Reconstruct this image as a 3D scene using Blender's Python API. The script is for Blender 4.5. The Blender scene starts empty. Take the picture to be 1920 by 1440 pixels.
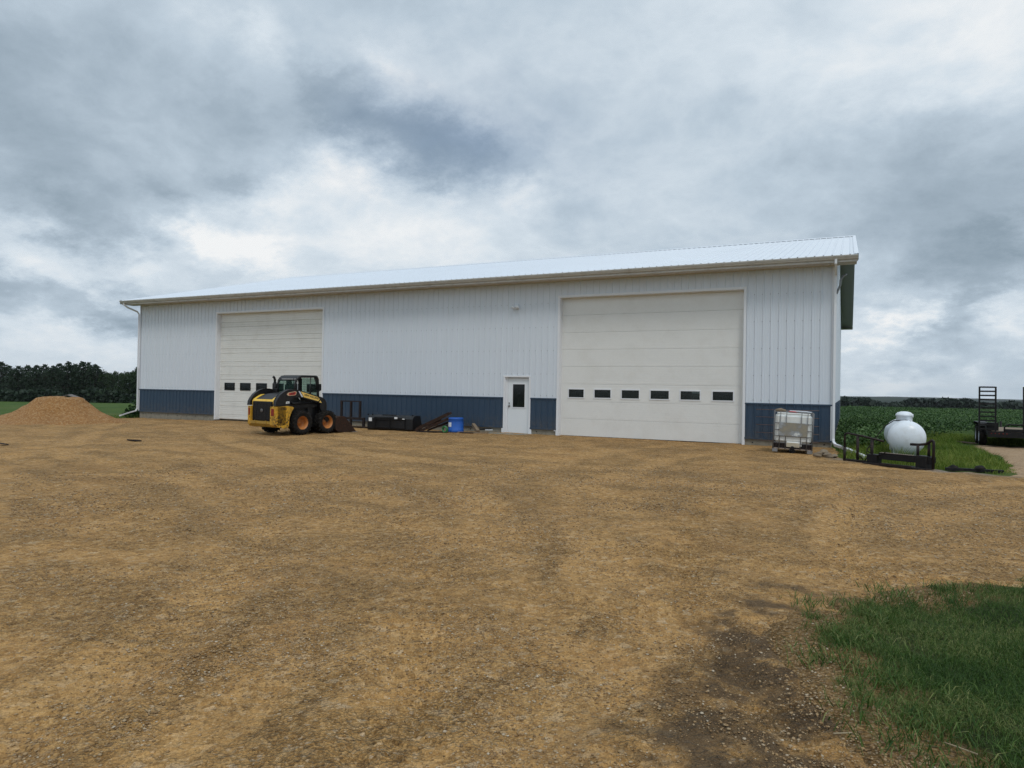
import bpy, math, random
import numpy as np
from mathutils import Vector, Matrix, Euler
R = math.radians
rng = np.random.default_rng(7)
random.seed(7)
scn = bpy.context.scene
COL = scn.collection

# ------------------------------------------------------------------ camera
CX, CY, CZ = 0.3885, -22.1021, 1.6064
PITCH, ROLL, YAW = 0.0073, 0.0170, 0.4545
fw = Vector((-math.sin(YAW)*math.cos(PITCH), math.cos(YAW)*math.cos(PITCH), math.sin(PITCH)))
rt = Vector((math.cos(YAW), math.sin(YAW), 0)); up = rt.cross(fw)
rt2 = rt*math.cos(ROLL) + up*math.sin(ROLL); up2 = up*math.cos(ROLL) - rt*math.sin(ROLL)
cd = bpy.data.cameras.new("camera"); cam = bpy.data.objects.new("camera", cd); COL.objects.link(cam)
mm = Matrix((rt2, up2, -fw)).transposed().to_4x4(); mm.translation = (CX, CY, CZ)
cam.matrix_world = mm
cd.sensor_width = 36; cd.lens = 1286.99/1920*36; cd.clip_start = 0.05; cd.clip_end = 20000
scn.camera = cam

# ------------------------------------------------------------------ light and sky
SUN_EL, SUN_AZ = R(55), R(140)       # azimuth clockwise from +y (north): behind the camera, to its right
w = bpy.data.worlds.new("World"); scn.world = w; w.use_nodes = True
nt = w.node_tree; nt.nodes.clear()
def N(t, **k):
    n = nt.nodes.new(t)
    for a, b in k.items():
        setattr(n, a, b)
    return n
def Lk(a, b): nt.links.new(a, b)
def mth(op, a, b=None, c=None, clamp=False):
    n = N('ShaderNodeMath', operation=op, use_clamp=clamp)
    for i, v in enumerate((a, b, c)):
        if v is None: continue
        if isinstance(v, (int, float)): n.inputs[i].default_value = v
        else: Lk(v, n.inputs[i])
    return n.outputs[0]
out = N('ShaderNodeOutputWorld'); bg = N('ShaderNodeBackground'); Lk(bg.outputs[0], out.inputs[0])
bg.inputs[1].default_value = 0.1
sky = N('ShaderNodeTexSky', sky_type='NISHITA'); sky.sun_disc = False
sky.sun_elevation = SUN_EL; sky.sun_rotation = SUN_AZ; sky.air_density = 1.0; sky.dust_density = 1.5
tc = N('ShaderNodeTexCoord'); sep = N('ShaderNodeSeparateXYZ'); Lk(tc.outputs['Generated'], sep.inputs[0])
az = mth('ARCTAN2', sep.outputs[0], sep.outputs[1]); el = mth('ARCSINE', sep.outputs[2])
# cloud plane coordinates
zz = mth('ADD', mth('MAXIMUM', sep.outputs[2], 0.0), 0.42)
comb = N('ShaderNodeCombineXYZ')
Lk(mth('DIVIDE', sep.outputs[0], zz), comb.inputs[0]); Lk(mth('DIVIDE', sep.outputs[1], zz), comb.inputs[1])
def noise(vec, scale, detail, rough=0.55, dist=0.0, off=(0, 0, 0)):
    m = N('ShaderNodeMapping'); m.inputs[1].default_value = off; Lk(vec, m.inputs[0])
    n = N('ShaderNodeTexNoise'); Lk(m.outputs[0], n.inputs['Vector'])
    n.inputs['Scale'].default_value = scale; n.inputs['Detail'].default_value = detail
    n.inputs['Roughness'].default_value = rough; n.inputs['Distortion'].default_value = dist
    return n
n1 = noise(comb.outputs[0], 2.3, 9, 0.58, 0.35)
n2 = noise(comb.outputs[0], 5.0, 8, 0.6, 0.3, (4, 7, 0))
nw = noise(comb.outputs[0], 3.2, 10, 0.66, 0.0, (9, 3, 5))
ws = N('ShaderNodeSeparateColor'); Lk(nw.outputs['Color'], ws.inputs[0])
azw = mth('MULTIPLY_ADD', mth('SUBTRACT', ws.outputs[0], 0.5), 0.34, az)
elw = mth('MULTIPLY_ADD', mth('SUBTRACT', ws.outputs[1], 0.5), 0.20, el)
azel = N('ShaderNodeCombineXYZ'); Lk(azw, azel.inputs[0]); Lk(elw, azel.inputs[1])
# cloud masses: azimuth deg, elevation deg, half-widths deg, weight (brightness)
LOBES = [(-62.2, 17.9, 13, 6, -0.128), (5.4, 13.6, 8, 4, -0.124), (-40.2, 10.8, 8, 4, 0.113), (-33.5, 19.4, 5, 2.6, -0.156), (8.4, 24.4, 13, 6, 0.122), (2.8, 5.1, 2.4, 1.3, 0.16), (-41.2, 21.1, 3.2, 2.0, -0.109), (7.0, 9.0, 3.2, 2.0, -0.092), (-57.3, 4.0, 2.4, 1.3, -0.122), (-49.0, 9.8, 3.2, 2.0, 0.139), (-40.3, 16.6, 3.2, 2.0, 0.124), (-61.1, 7.8, 3.2, 2.0, 0.077), (-29.8, 13.0, 8, 4, 0.06), (1.8, 0.8, 3.2, 2.0, 0.06), (-56.6, 1.8, 5, 2.6, 0.07), (10.1, 3.8, 2.4, 1.3, 0.105), (-31.4, 23.8, 5, 2.6, 0.073), (-58.1, 10.7, 3.2, 2.0, -0.086), (-62.0, 4.8, 2.4, 1.3, -0.099), (-48.0, 15.8, 2.4, 1.3, -0.087), (7.1, 4.6, 2.4, 1.3, -0.075), (-47.0, 25.7, 2.4, 1.3, 0.074), (-62.4, 10.1, 2.4, 1.3, 0.079), (-53.4, 13.5, 2.4, 1.3, -0.079), (-68.1, 1.0, 8, 4, 0.068), (-55.1, 7.6, 2.4, 1.3, 0.069), (9.5, 6.0, 2.4, 1.3, 0.093), (-29.1, 20.0, 3.2, 2.0, -0.073), (9.4, 10.6, 2.4, 1.3, -0.079), (6.4, 6.9, 2.4, 1.3, -0.072), (0.2, 18.6, 5, 2.6, -0.059), (-36.2, 24.9, 2.4, 1.3, 0.052), (17.8, 17.2, 8, 4, -0.05), (-33.4, 15.8, 2.4, 1.3, 0.061), (-25.4, 16.1, 2.4, 1.3, 0.058), (-55.5, 4.9, 2.4, 1.3, -0.076), (-42.1, 23.2, 2.4, 1.3, -0.054), (-11.6, 26.3, 8, 4, 0.04), (-49.2, 19.7, 3.2, 2.0, -0.051), (-24.6, 18.9, 2.4, 1.3, -0.045), (-60.0, 13.6, 2.4, 1.3, -0.05), (-55.1, 9.5, 2.4, 1.3, -0.049), (-7.5, 20.9, 2.4, 1.3, -0.036), (-37.0, 20.7, 2.4, 1.3, -0.045), (-43.6, 13.5, 2.4, 1.3, 0.041), (6.9, 17.9, 3.2, 2.0, -0.038), (3.6, 24.8, 2.4, 1.3, -0.047), (-59.3, 6.5, 2.4, 1.3, 0.05), (4.5, 3.9, 2.4, 1.3, -0.046), (3.5, 32.6, 13, 6, 0.028), (3.8, 1.6, 2.4, 1.3, 0.049), (10.0, 7.2, 2.4, 1.3, -0.04)]
acc = None
for a, e, sa, se, wt in LOBES:
    s = N('ShaderNodeVectorMath', operation='SUBTRACT'); Lk(azel.outputs[0], s.inputs[0]); s.inputs[1].default_value = (R(a), R(e), 0)
    d = N('ShaderNodeVectorMath', operation='MULTIPLY'); Lk(s.outputs[0], d.inputs[0]); d.inputs[1].default_value = (1/R(sa), 1/R(se), 0)
    q = N('ShaderNodeVectorMath', operation='DOT_PRODUCT'); Lk(d.outputs[0], q.inputs[0]); Lk(d.outputs[0], q.inputs[1])
    g = mth('EXPONENT', mth('MULTIPLY', q.outputs['Value'], -1.0))
    acc = mth('MULTIPLY', g, wt) if acc is None else mth('MULTIPLY_ADD', g, wt, acc)
tv = mth('ADD', acc, 0.745)
tv = mth('MULTIPLY_ADD', mth('SUBTRACT', n1.outputs['Fac'], 0.5), 0.17, tv)
tv = mth('MULTIPLY_ADD', mth('SUBTRACT', n2.outputs['Fac'], 0.5), 0.12, tv)
n3 = noise(comb.outputs[0], 10.0, 9, 0.66, 0.25, (2, 1, 8))
tv = mth('MULTIPLY_ADD', mth('SUBTRACT', n3.outputs['Fac'], 0.5), 0.075, tv)
n4 = noise(comb.outputs[0], 4.0, 7, 0.6, 0.2, (6, 2, 3))
puff = mth('ABSOLUTE', mth('SUBTRACT', n4.outputs['Fac'], 0.5))
tv = mth('MULTIPLY_ADD', mth('SUBTRACT', 0.09, puff), 0.26, tv)
tv = mth('MULTIPLY_ADD', mth('SUBTRACT', tv, 0.72), 1.25, 0.735)
ramp = N('ShaderNodeValToRGB'); Lk(tv, ramp.inputs[0])
def s2l(c): return tuple(((v/255)/12.92 if v/255 <= .04045 else ((v/255+.055)/1.055)**2.4) for v in c)
cr = ramp.color_ramp
stops = [(0.45, (124, 143, 159)), (0.56, (143, 160, 174)), (0.66, (164, 180, 194)), (0.76, (188, 203, 216)), (0.86, (214, 225, 234)), (0.97, (243, 245, 246))]
cr.elements[0].position = stops[0][0]; cr.elements[0].color = (*s2l(stops[0][1]), 1)
cr.elements[1].position = stops[-1][0]; cr.elements[1].color = (*s2l(stops[-1][1]), 1)
for p_, c_ in stops[1:-1]:
    e_ = cr.elements.new(p_); e_.color = (*s2l(c_), 1)
# the thick cloud deck overhead and behind is brighter than the dark masses ahead
zen = N('ShaderNodeMapRange'); Lk(el, zen.inputs[0]); zen.inputs[1].default_value = R(38); zen.inputs[2].default_value = R(75)
zen.inputs[3].default_value = 10.0; zen.inputs[4].default_value = 17.0
sc_ = N('ShaderNodeVectorMath', operation='SCALE'); Lk(ramp.outputs[0], sc_.inputs[0]); Lk(zen.outputs[0], sc_.inputs[3])
# thin places let the blue through
gap = N('ShaderNodeMapRange'); gap.inputs[1].default_value = 0.0; gap.inputs[2].default_value = 1.0
s = N('ShaderNodeVectorMath', operation='SUBTRACT'); Lk(azel.outputs[0], s.inputs[0]); s.inputs[1].default_value = (R(-31), R(20.5), 0)
d = N('ShaderNodeVectorMath', operation='MULTIPLY'); Lk(s.outputs[0], d.inputs[0]); d.inputs[1].default_value = (1/R(10), 1/R(4.0), 0)
q = N('ShaderNodeVectorMath', operation='DOT_PRODUCT'); Lk(d.outputs[0], q.inputs[0]); Lk(d.outputs[0], q.inputs[1])
gp = mth('MULTIPLY', mth('EXPONENT', mth('MULTIPLY', q.outputs['Value'], -1.0)), 0.45)
gp = mth('MULTIPLY', gp, mth('ADD', 0.35, n2.outputs['Fac']), clamp=True)
mx = N('ShaderNodeMix', data_type='RGBA'); Lk(gp, mx.inputs[0]); Lk(sc_.outputs[0], mx.inputs[6]); Lk(sky.outputs[0], mx.inputs[7])
Lk(mx.outputs[2], bg.inputs[0])
w.cycles.sampling_method = 'MANUAL'; w.cycles.sample_map_resolution = 512

sd = bpy.data.lights.new("sun", 'SUN'); sd.energy = 1.15; sd.angle = R(15); sd.color = (1, .96, .9)
sun = bpy.data.objects.new("sun", sd); COL.objects.link(sun)
sdir = Vector((math.sin(SUN_AZ)*math.cos(SUN_EL), math.cos(SUN_AZ)*math.cos(SUN_EL), math.sin(SUN_EL)))
sun.rotation_euler = sdir.to_track_quat('Z', 'Y').to_euler()
scn.view_settings.view_transform = 'Standard'; scn.view_settings.look = 'None'
scn.view_settings.exposure = 0.0; scn.view_settings.gamma = 1
scn.cycles.use_denoising = True; scn.cycles.denoising_prefilter = 'NONE'; scn.cycles.max_bounces = 7; scn.cycles.transparent_max_bounces = 12
scn.cycles.sample_clamp_indirect = 6

# ------------------------------------------------------------------ materials
def lin(r, g, b): return s2l((r, g, b))
class NT:
    def __init__(s, name):
        s.m = bpy.data.materials.new(name); s.m.use_nodes = True; s.t = s.m.node_tree
        s.b = s.t.nodes['Principled BSDF']; s.o = s.t.nodes['Material Output']
        s.co = s.t.nodes.new('ShaderNodeTexCoord')
    def n(s, t, **k):
        x = s.t.nodes.new(t)
        for a, b in k.items(): setattr(x, a, b)
        return x
    def l(s, a, b): s.t.links.new(a, b)
    def noise(s, sc, det=4, ro=.55, vec=None, dist=0):
        x = s.n('ShaderNodeTexNoise'); x.inputs['Scale'].default_value = sc; x.inputs['Detail'].default_value = det
        x.inputs['Roughness'].default_value = ro; x.inputs['Distortion'].default_value = dist
        s.l(vec or s.co.outputs['Object'], x.inputs['Vector']); return x.outputs['Fac']
    def voro(s, sc, feat='F1', outp='Distance', vec=None, rand=1):
        x = s.n('ShaderNodeTexVoronoi', feature=feat); x.inputs['Scale'].default_value = sc; x.inputs['Randomness'].default_value = rand
        s.l(vec or s.co.outputs['Object'], x.inputs['Vector']); return x.outputs[outp]
    def ramp(s, f, st):
        x = s.n('ShaderNodeValToRGB'); s.l(f, x.inputs[0]); e = x.color_ramp.elements
        def c4(c): return (c, c, c, 1) if isinstance(c, (int, float)) else (*c, 1)
        e[0].position = st[0][0]; e[0].color = c4(st[0][1]); e[1].position = st[-1][0]; e[1].color = c4(st[-1][1])
        for p, c in st[1:-1]:
            y = e.new(p); y.color = c4(c)
        return x.outputs[0]
    def mix(s, f, a, b, bt='MIX'):
        x = s.n('ShaderNodeMix', data_type='RGBA', blend_type=bt)
        for v, i in ((f, 0), (a, 6), (b, 7)):
            if isinstance(v, (int, float)): x.inputs[i].default_value = v if i == 0 else (v, v, v, 1)
            elif isinstance(v, tuple): x.inputs[i].default_value = (*v, 1)
            else: s.l(v, x.inputs[i])
        return x.outputs[2]
    def math(s, op, a, b=None, clamp=False):
        x = s.n('ShaderNodeMath', operation=op, use_clamp=clamp)
        for i, v in enumerate((a, b)):
            if v is None: continue
            if isinstance(v, (int, float)): x.inputs[i].default_value = v
            else: s.l(v, x.inputs[i])
        return x.outputs[0]
    def attr(s, nm, o='Fac'):
        x = s.n('ShaderNodeAttribute', attribute_name=nm); return x.outputs[o]
    def color(s, c):
        if isinstance(c, tuple): s.b.inputs['Base Color'].default_value = (*c, 1)
        else: s.l(c, s.b.inputs['Base Color'])
    def rough(s, r):
        if isinstance(r, (int, float)): s.b.inputs['Roughness'].default_value = r
        else: s.l(r, s.b.inputs['Roughness'])
    def bump(s, h, dist=.01, st=1.0):
        x = s.n('ShaderNodeBump'); x.inputs['Distance'].default_value = dist; x.inputs['Strength'].default_value = st
        s.l(h, x.inputs['Height']); s.l(x.outputs[0], s.b.inputs['Normal'])

def paint(name, col, rough=.4, var=.06, vs=1.2, metal=0, dirt=None, dirt_amt=.3, bump=0, bs=30, fine=.04, spec=.5):
    t = NT(name); t.b.inputs['Specular IOR Level'].default_value = spec
    f = t.noise(vs, 5)
    a = tuple(c*(1-var) for c in col); b = tuple(min(1, c*(1+var)) for c in col)
    c = t.mix(f, a, b)
    f2 = t.noise(vs*19, 3)
    c = t.mix(fine*3, c, t.mix(f2, tuple(x*.8 for x in col), tuple(min(1, x*1.2) for x in col)))
    if dirt:
        d = t.ramp(t.noise(vs*3.3, 8, .65), [(.48, 0.0), (.7, dirt_amt)])
        c = t.mix(d, c, dirt)
    t.color(c); t.rough(rough); t.b.inputs['Metallic'].default_value = metal
    if bump: t.bump(t.noise(bs, 4), bump)
    return t.m

WHITE = (.675, .73, .795)
def cladding(name, col, rough=.38, streak=.05, floor_dirt=None):
    t = NT(name)
    mp = t.n('ShaderNodeMapping'); mp.inputs[3].default_value = (1.1, 1.1, .12); t.l(t.co.outputs['Object'], mp.inputs[0])
    f = t.noise(3.0, 5, .6, mp.outputs[0])
    c = t.mix(f, tuple(x*(1-streak) for x in col), tuple(x*(1+streak) for x in col))
    f2 = t.noise(.35, 3)
    c = t.mix(f2, c, t.mix(.5, c, tuple(x*.88 for x in col)))
    if floor_dirt:
        sp = t.n('ShaderNodeSeparateXYZ'); t.l(t.co.outputs['Object'], sp.inputs[0])
        mr = t.n('ShaderNodeMapRange'); t.l(sp.outputs[2], mr.inputs[0]); mr.inputs[1].default_value = .75; mr.inputs[2].default_value = .2
        d = t.math('MULTIPLY', mr.outputs[0], t.ramp(t.noise(6, 7, .7), [(.4, 0.0), (.65, .55)]))
        c = t.mix(d, c, floor_dirt)
    t.color(c); t.rough(rough)
    t.bump(t.noise(1.6, 2, .5, mp.outputs[0]), .006, .6)
    return t.m

M = {}
M['wall'] = cladding('white_ribbed_steel', WHITE)
M['wain'] = cladding('blue_ribbed_steel', (.027, .056, .098), .42, .10, (.12, .10, .07))
M['roof'] = cladding('white_roof_steel', (.73, .78, .84), .30, .03)
M['trim'] = paint('white_trim', (.74, .76, .79), .4, .04)
M['gutter'] = paint('gutter_enamel', (.57, .565, .54), .35, .07, dirt=(.22, .19, .15), dirt_amt=.35)
M['soffit'] = paint('soffit_steel', (.56, .53, .48), .5, .05)
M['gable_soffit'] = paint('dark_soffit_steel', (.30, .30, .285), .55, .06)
M['door_cream'] = paint('cream_door_paint', (.75, .755, .735), .45, .03, .5, dirt=(.42, .38, .30), dirt_amt=.12)
M['door_cream2'] = paint('cream_ribbed_door', (.74, .745, .715), .45, .04, .5, dirt=(.35, .31, .25), dirt_amt=.18)
M['door_white'] = paint('white_door_paint', (.72, .76, .79), .35, .03)
M['concrete'] = paint('concrete', (.25, .235, .19), .9, .22, 2.0, dirt=(.14, .115, .08), dirt_amt=.7, bump=.004, bs=40)
M['black'] = paint('black_paint', (.007, .007, .008), .55, .25, 3, dirt=(.05, .04, .03), dirt_amt=.25, spec=.25)
M['blacksatin'] = paint('black_satin', (.009, .009, .010), .42, .25, 3, dirt=(.05, .04, .03), dirt_amt=.22, spec=.4)
M['rubber'] = paint('rubber', (.010, .0095, .009), .85, .3, 5, dirt=(.07, .05, .035), dirt_amt=.4, bump=.003, bs=60, spec=.2)
M['rust'] = paint('rusty_steel', (.03, .018, .013), .8, .5, 6, dirt=(.10, .04, .02), dirt_amt=.7, spec=.2, bump=.002, bs=60)
M['darkrust'] = paint('dark_rusty_paint', (.012, .009, .009), .6, .4, 5, dirt=(.06, .025, .015), dirt_amt=.6, spec=.3)
M['lightrust'] = paint('worn_steel_edge', (.30, .25, .21), .55, .3, 8, dirt=(.12, .06, .035), dirt_amt=.6)
def chipped():
    t = NT('chipped_yellow'); c = t.mix(t.noise(4, 4), (.58, .30, .018), (.74, .42, .03))
    chips = t.ramp(t.noise(17, 8, .75), [(.515, 0.0), (.535, 1.0)])
    sp = t.n('ShaderNodeSeparateXYZ'); t.l(t.co.outputs['Object'], sp.inputs[0])
    mr = t.n('ShaderNodeMapRange'); t.l(sp.outputs[2], mr.inputs[0]); mr.inputs[1].default_value = .95; mr.inputs[2].default_value = .55
    mr2 = t.n('ShaderNodeMapRange'); t.l(sp.outputs[1], mr2.inputs[0]); mr2.inputs[1].default_value = -.35; mr2.inputs[2].default_value = -.72
    mk = t.math('MULTIPLY', chips, t.math('MULTIPLY', mr.outputs[0], mr2.outputs[0]), True)
    c = t.mix(mk, c, (.03, .02, .012))
    d = t.ramp(t.noise(5, 7, .65), [(.42, 0.0), (.7, .6)])
    c = t.mix(d, c, (.12, .065, .025)); t.color(c); t.rough(.55); return t.m
M['yellow'] = chipped()
M['yellow_clean'] = paint('yellow_paint', (.80, .50, .06), .35, .06, 3, dirt=(.3, .18, .06), dirt_amt=.3)
M['decal'] = paint('yellow_decal', (.83, .55, .13), .4, .05, 6)
M['ink'] = paint('black_ink', (.01, .01, .01), .5, .1)
M['red'] = paint('red_ink', (.42, .03, .025), .4, .1)
M['silver'] = paint('silver_decal', (.6, .63, .68), .35, .05)
M['rim'] = paint('orange_rim_paint', (.50, .19, .045), .5, .2, 8, dirt=(.16, .08, .04), dirt_amt=.75)
M['redlens'] = paint('red_lens', (.24, .02, .015), .2, .1)
M['barrel'] = paint('blue_plastic', (.012, .10, .44), .35, .10, 3, dirt=(.08, .12, .22), dirt_amt=.3)
M['label'] = paint('paper_label', (.75, .77, .78), .7, .05)
M['plastic'] = paint('milky_plastic', (.70, .72, .70), .4, .06, 2, dirt=(.50, .48, .42), dirt_amt=.35)
M['plastic_dirty'] = paint('stained_plastic', (.46, .41, .31), .5, .15, 4, dirt=(.25, .2, .14), dirt_amt=.5)
M['galv'] = paint('galvanised_steel', (.30, .31, .32), .45, .2, 8, metal=.6, dirt=(.13, .11, .09), dirt_amt=.4)
M['tank'] = paint('white_tank_paint', (.72, .77, .82), .33, .05, 1.3, dirt=(.38, .36, .30), dirt_amt=.35)
M['green'] = paint('green_plastic', (.03, .16, .05), .4, .3, 20)
M['wood'] = paint('weathered_wood', (.20, .15, .10), .85, .3, 9, dirt=(.09, .06, .04), dirt_amt=.5, bump=.002, bs=80)
M['rock'] = paint('field_stone', (.20, .155, .105), .9, .35, 6, dirt=(.15, .12, .09), dirt_amt=.5, bump=.01, bs=25)
M['twig'] = paint('dry_straw', (.30, .24, .15), .9, .2)
M['seat'] = paint('seat_vinyl', (.02, .02, .022), .6, .2)
M['interior'] = paint('interior_liner', (.25, .25, .24), .8, .1)
def plaque():
    t = NT('weathered_label_plate'); f = t.noise(3.2, 8, .7); c = t.ramp(f, [(.35, (.28, .25, .18)), (.5, (.22, .21, .18)), (.6, (.30, .33, .36)), (.63, (.62, .64, .62))])
    t.color(c); t.rough(.7); return t.m
M['plaque'] = plaque()
def glass(name, tint=(.03, .035, .035), tr=.35, trc=(.7, .75, .72)):
    t = NT(name); t.color(tint); t.rough(.06); t.b.inputs['IOR'].default_value = 1.5
    tb = t.n('ShaderNodeBsdfTransparent'); tb.inputs[0].default_value = (*trc, 1)
    gl = t.n('ShaderNodeBsdfGlossy'); gl.inputs['Roughness'].default_value = .03
    fr = t.n('ShaderNodeFresnel'); fr.inputs[0].default_value = 1.5
    m1 = t.n('ShaderNodeMixShader'); m1.inputs[0].default_value = tr; t.l(t.b.outputs[0], m1.inputs[1]); t.l(tb.outputs[0], m1.inputs[2])
    t.l(m1.outputs[0], t.o.inputs[0]); return t.m
M['glass'] = glass('door_window_glass')
M['glass_dark'] = glass('dark_window_glass', (.012, .014, .014), .25)
M['cabglass'] = glass('tinted_cab_glass', (.03, .07, .06), .86, (.72, .86, .80))

def foliage(name, a, b, c, tr=.25):
    t = NT(name); f = t.attr('tint')
    col = t.ramp(f, [(0, a), (.5, b), (1, c)])
    t.color(col); t.rough(.6)
    t.b.inputs['Specular IOR Level'].default_value = .25
    td = t.n('ShaderNodeBsdfTranslucent'); t.l(col, td.inputs[0])
    m1 = t.n('ShaderNodeMixShader'); m1.inputs[0].default_value = tr; t.l(t.b.outputs[0], m1.inputs[1]); t.l(td.outputs[0], m1.inputs[2])
    t.l(m1.outputs[0], t.o.inputs[0]); return t.m
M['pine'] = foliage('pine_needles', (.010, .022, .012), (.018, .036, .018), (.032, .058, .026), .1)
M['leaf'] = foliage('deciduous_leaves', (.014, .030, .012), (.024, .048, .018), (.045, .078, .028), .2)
M['soy'] = foliage('soybean_leaves', (.016, .045, .012), (.045, .10, .022), (.13, .21, .07), .2)
M['lawn'] = foliage('lawn_blades', (.026, .066, .012), (.066, .130, .022), (.26, .27, .10), .3)
M['tall'] = foliage('tall_grass_blades', (.05, .10, .012), (.13, .20, .025), (.32, .33, .08), .35)
M['woods'] = foliage('distant_leaves', (.008, .018, .012), (.015, .03, .017), (.025, .045, .024), .1)
M['bark'] = paint('bark', (.05, .04, .03), .9, .3, 8)

# ------------------------------------------------------------------ helpers
def add_mesh(name, V, F, mat=None, smooth=False, parent=None, attrs=None):
    V = np.asarray(V, dtype=np.float32).reshape(-1, 3)
    me = bpy.data.meshes.new(name)
    if isinstance(F, np.ndarray):
        k = F.shape[1]; nf = len(F)
        me.vertices.add(len(V)); me.vertices.foreach_set('co', V.ravel())
        me.loops.add(nf*k); me.loops.foreach_set('vertex_index', F.astype(np.int32).ravel())
        me.polygons.add(nf); me.polygons.foreach_set('loop_start', np.arange(0, nf*k, k, dtype=np.int32))
        try: me.polygons.foreach_set('loop_total', np.full(nf, k, dtype=np.int32))
        except Exception: pass
        me.update(calc_edges=True)
    else:
        me.from_pydata([tuple(map(float, v)) for v in V], [], F)
    if smooth: me.polygons.foreach_set('use_smooth', [True]*len(me.polygons))
    if attrs:
        for k_, v_ in attrs.items():
            a = me.attributes.new(k_, 'FLOAT', 'POINT'); a.data.foreach_set('value', np.asarray(v_, dtype=np.float32))
    me.validate()
    o = bpy.data.objects.new(name, me); COL.objects.link(o)
    if mat is not None: me.materials.append(M[mat] if isinstance(mat, str) else mat)
    if parent is not None: o.parent = parent
    return o

class MB:
    def __init__(s): s.v = []; s.f = []; s.sm = []
    def add(s, V, F, sm=False):
        b = len(s.v); s.v += [tuple(map(float, x)) for x in V]
        s.f += [tuple(i+b for i in f) for f in F]; s.sm += [sm]*len(F); return s
    def box(s, x0, x1, y0, y1, z0, z1, ch=0):
        if x0 > x1: x0, x1 = x1, x0
        if y0 > y1: y0, y1 = y1, y0
        if z0 > z1: z0, z1 = z1, z0
        if ch <= 0:
            V = [(x, y, z) for z in (z0, z1) for y in (y0, y1) for x in (x0, x1)]
            return s.add(V, [(0, 2, 3, 1), (4, 5, 7, 6), (0, 1, 5, 4), (2, 6, 7, 3), (0, 4, 6, 2), (1, 3, 7, 5)])
        bm_v = []; c = min(ch, (x1-x0)/2.01, (y1-y0)/2.01, (z1-z0)/2.01)
        pts = [(x0+c, y0), (x1-c, y0), (x1, y0+c), (x1, y1-c), (x1-c, y1), (x0+c, y1), (x0, y1-c), (x0, y0+c)]
        def ins(p, k): return (min(max(p[0], x0+k), x1-k), min(max(p[1], y0+k), y1-k))
        rings = [[(*ins(p, c), z0) for p in pts], [(*p, z0+c) for p in pts], [(*p, z1-c) for p in pts], [(*ins(p, c), z1) for p in pts]]
        V = [v for r in rings for v in r]; F = []
        for r in range(3):
            for i in range(8):
                j = (i+1) % 8; F.append((r*8+i, r*8+j, r*8+8+j, r*8+8+i))
        F.append(tuple(range(7, -1, -1))); F.append(tuple(range(24, 32)))
        return s.add(V, F)
    def prism(s, poly, a, b, axis='y'):
        """polygon in the two other axes, extruded from a to b along axis"""
        n = len(poly)
        def P(u, v, t): return {'y': (u, t, v), 'x': (t, u, v), 'z': (u, v, t)}[axis]
        V = [P(u, v, a) for u, v in poly] + [P(u, v, b) for u, v in poly]
        F = [tuple(range(n)), tuple(range(2*n-1, n-1, -1))]
        F += [(i, i+n, (i+1) % n+n, (i+1) % n) for i in range(n)]
        return s.add(V, F)
    def tube(s, pts, r, n=8, caps=True, sm=True):
        pts = [Vector(p) for p in pts]; V = []; prev = None
        rr = r if isinstance(r, (list, tuple)) else [r]*len(pts)
        for i, p in enumerate(pts):
            d = (pts[min(i+1, len(pts)-1)] - pts[max(i-1, 0)]).normalized()
            if prev is None:
                u = d.cross(Vector((0, 0, 1)));
                if u.length < .1: u = d.cross(Vector((0, 1, 0)))
            else: u = prev - d*prev.dot(d)
            u.normalize(); v = d.cross(u); prev = u
            for k in range(n):
                t = 2*math.pi*(k+.5)/n; V.append(p + (u*math.cos(t)+v*math.sin(t))*rr[i])
        F = [(i*n+k, i*n+(k+1) % n, (i+1)*n+(k+1) % n, (i+1)*n+k) for i in range(len(pts)-1) for k in range(n)]
        s.add(V, F, sm and n > 4)
        if caps: 
            b = len(s.v)-len(V); s.f.append(tuple(range(b+n-1, b-1, -1))); s.f.append(tuple(range(b+len(V)-n, b+len(V)))); s.sm += [False, False]
        return s
    def bar(s, p, q, wx, wz=None):
        """square bar between two points"""
        return s.tube([p, q], wx*.7071, 4)
    def lathe(s, prof, c=(0, 0, 0), axis='z', n=24, sm=True):
        V = []
        for r, h in prof:
            for k in range(n):
                t = 2*math.pi*k/n; a, b = r*math.cos(t), r*math.sin(t)
                V.append({'z': (c[0]+a, c[1]+b, c[2]+h), 'y': (c[0]+a, c[1]+h, c[2]+b), 'x': (c[0]+h, c[1]+a, c[2]+b)}[axis])
        F = [(i*n+k, i*n+(k+1) % n, (i+1)*n+(k+1) % n, (i+1)*n+k) for i in range(len(prof)-1) for k in range(n)]
        return s.add(V, F, sm)
    def build(s, name, mat, parent=None):
        o = add_mesh(name, np.array(s.v), s.f, mat, False, parent)
        if len(s.sm) == len(o.data.polygons): o.data.polygons.foreach_set('use_smooth', s.sm)
        import bmesh
        bm = bmesh.new(); bm.from_mesh(o.data); bmesh.ops.recalc_face_normals(bm, faces=bm.faces); bm.to_mesh(o.data); bm.free()
        return o
def tag(o, label=None, cat=None, group=None, kind=None):
    if label: o['label'] = label
    if cat: o['category'] = cat
    if group: o['group'] = group
    if kind: o['kind'] = kind
    return o
def empty(name, loc=(0, 0, 0), rz=0, label=None, cat=None, group=None):
    o = bpy.data.objects.new(name, None); COL.objects.link(o); o.empty_display_size = .3
    o.location = loc; o.rotation_euler = (0, 0, rz); return tag(o, label, cat, group)
def copy_tree(o, parent=None):
    c = o.copy(); COL.objects.link(c)
    if parent is not None: c.parent = parent
    for ch in [x for x in bpy.data.objects if x.parent == o]: copy_tree(ch, c)
    return c
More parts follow.
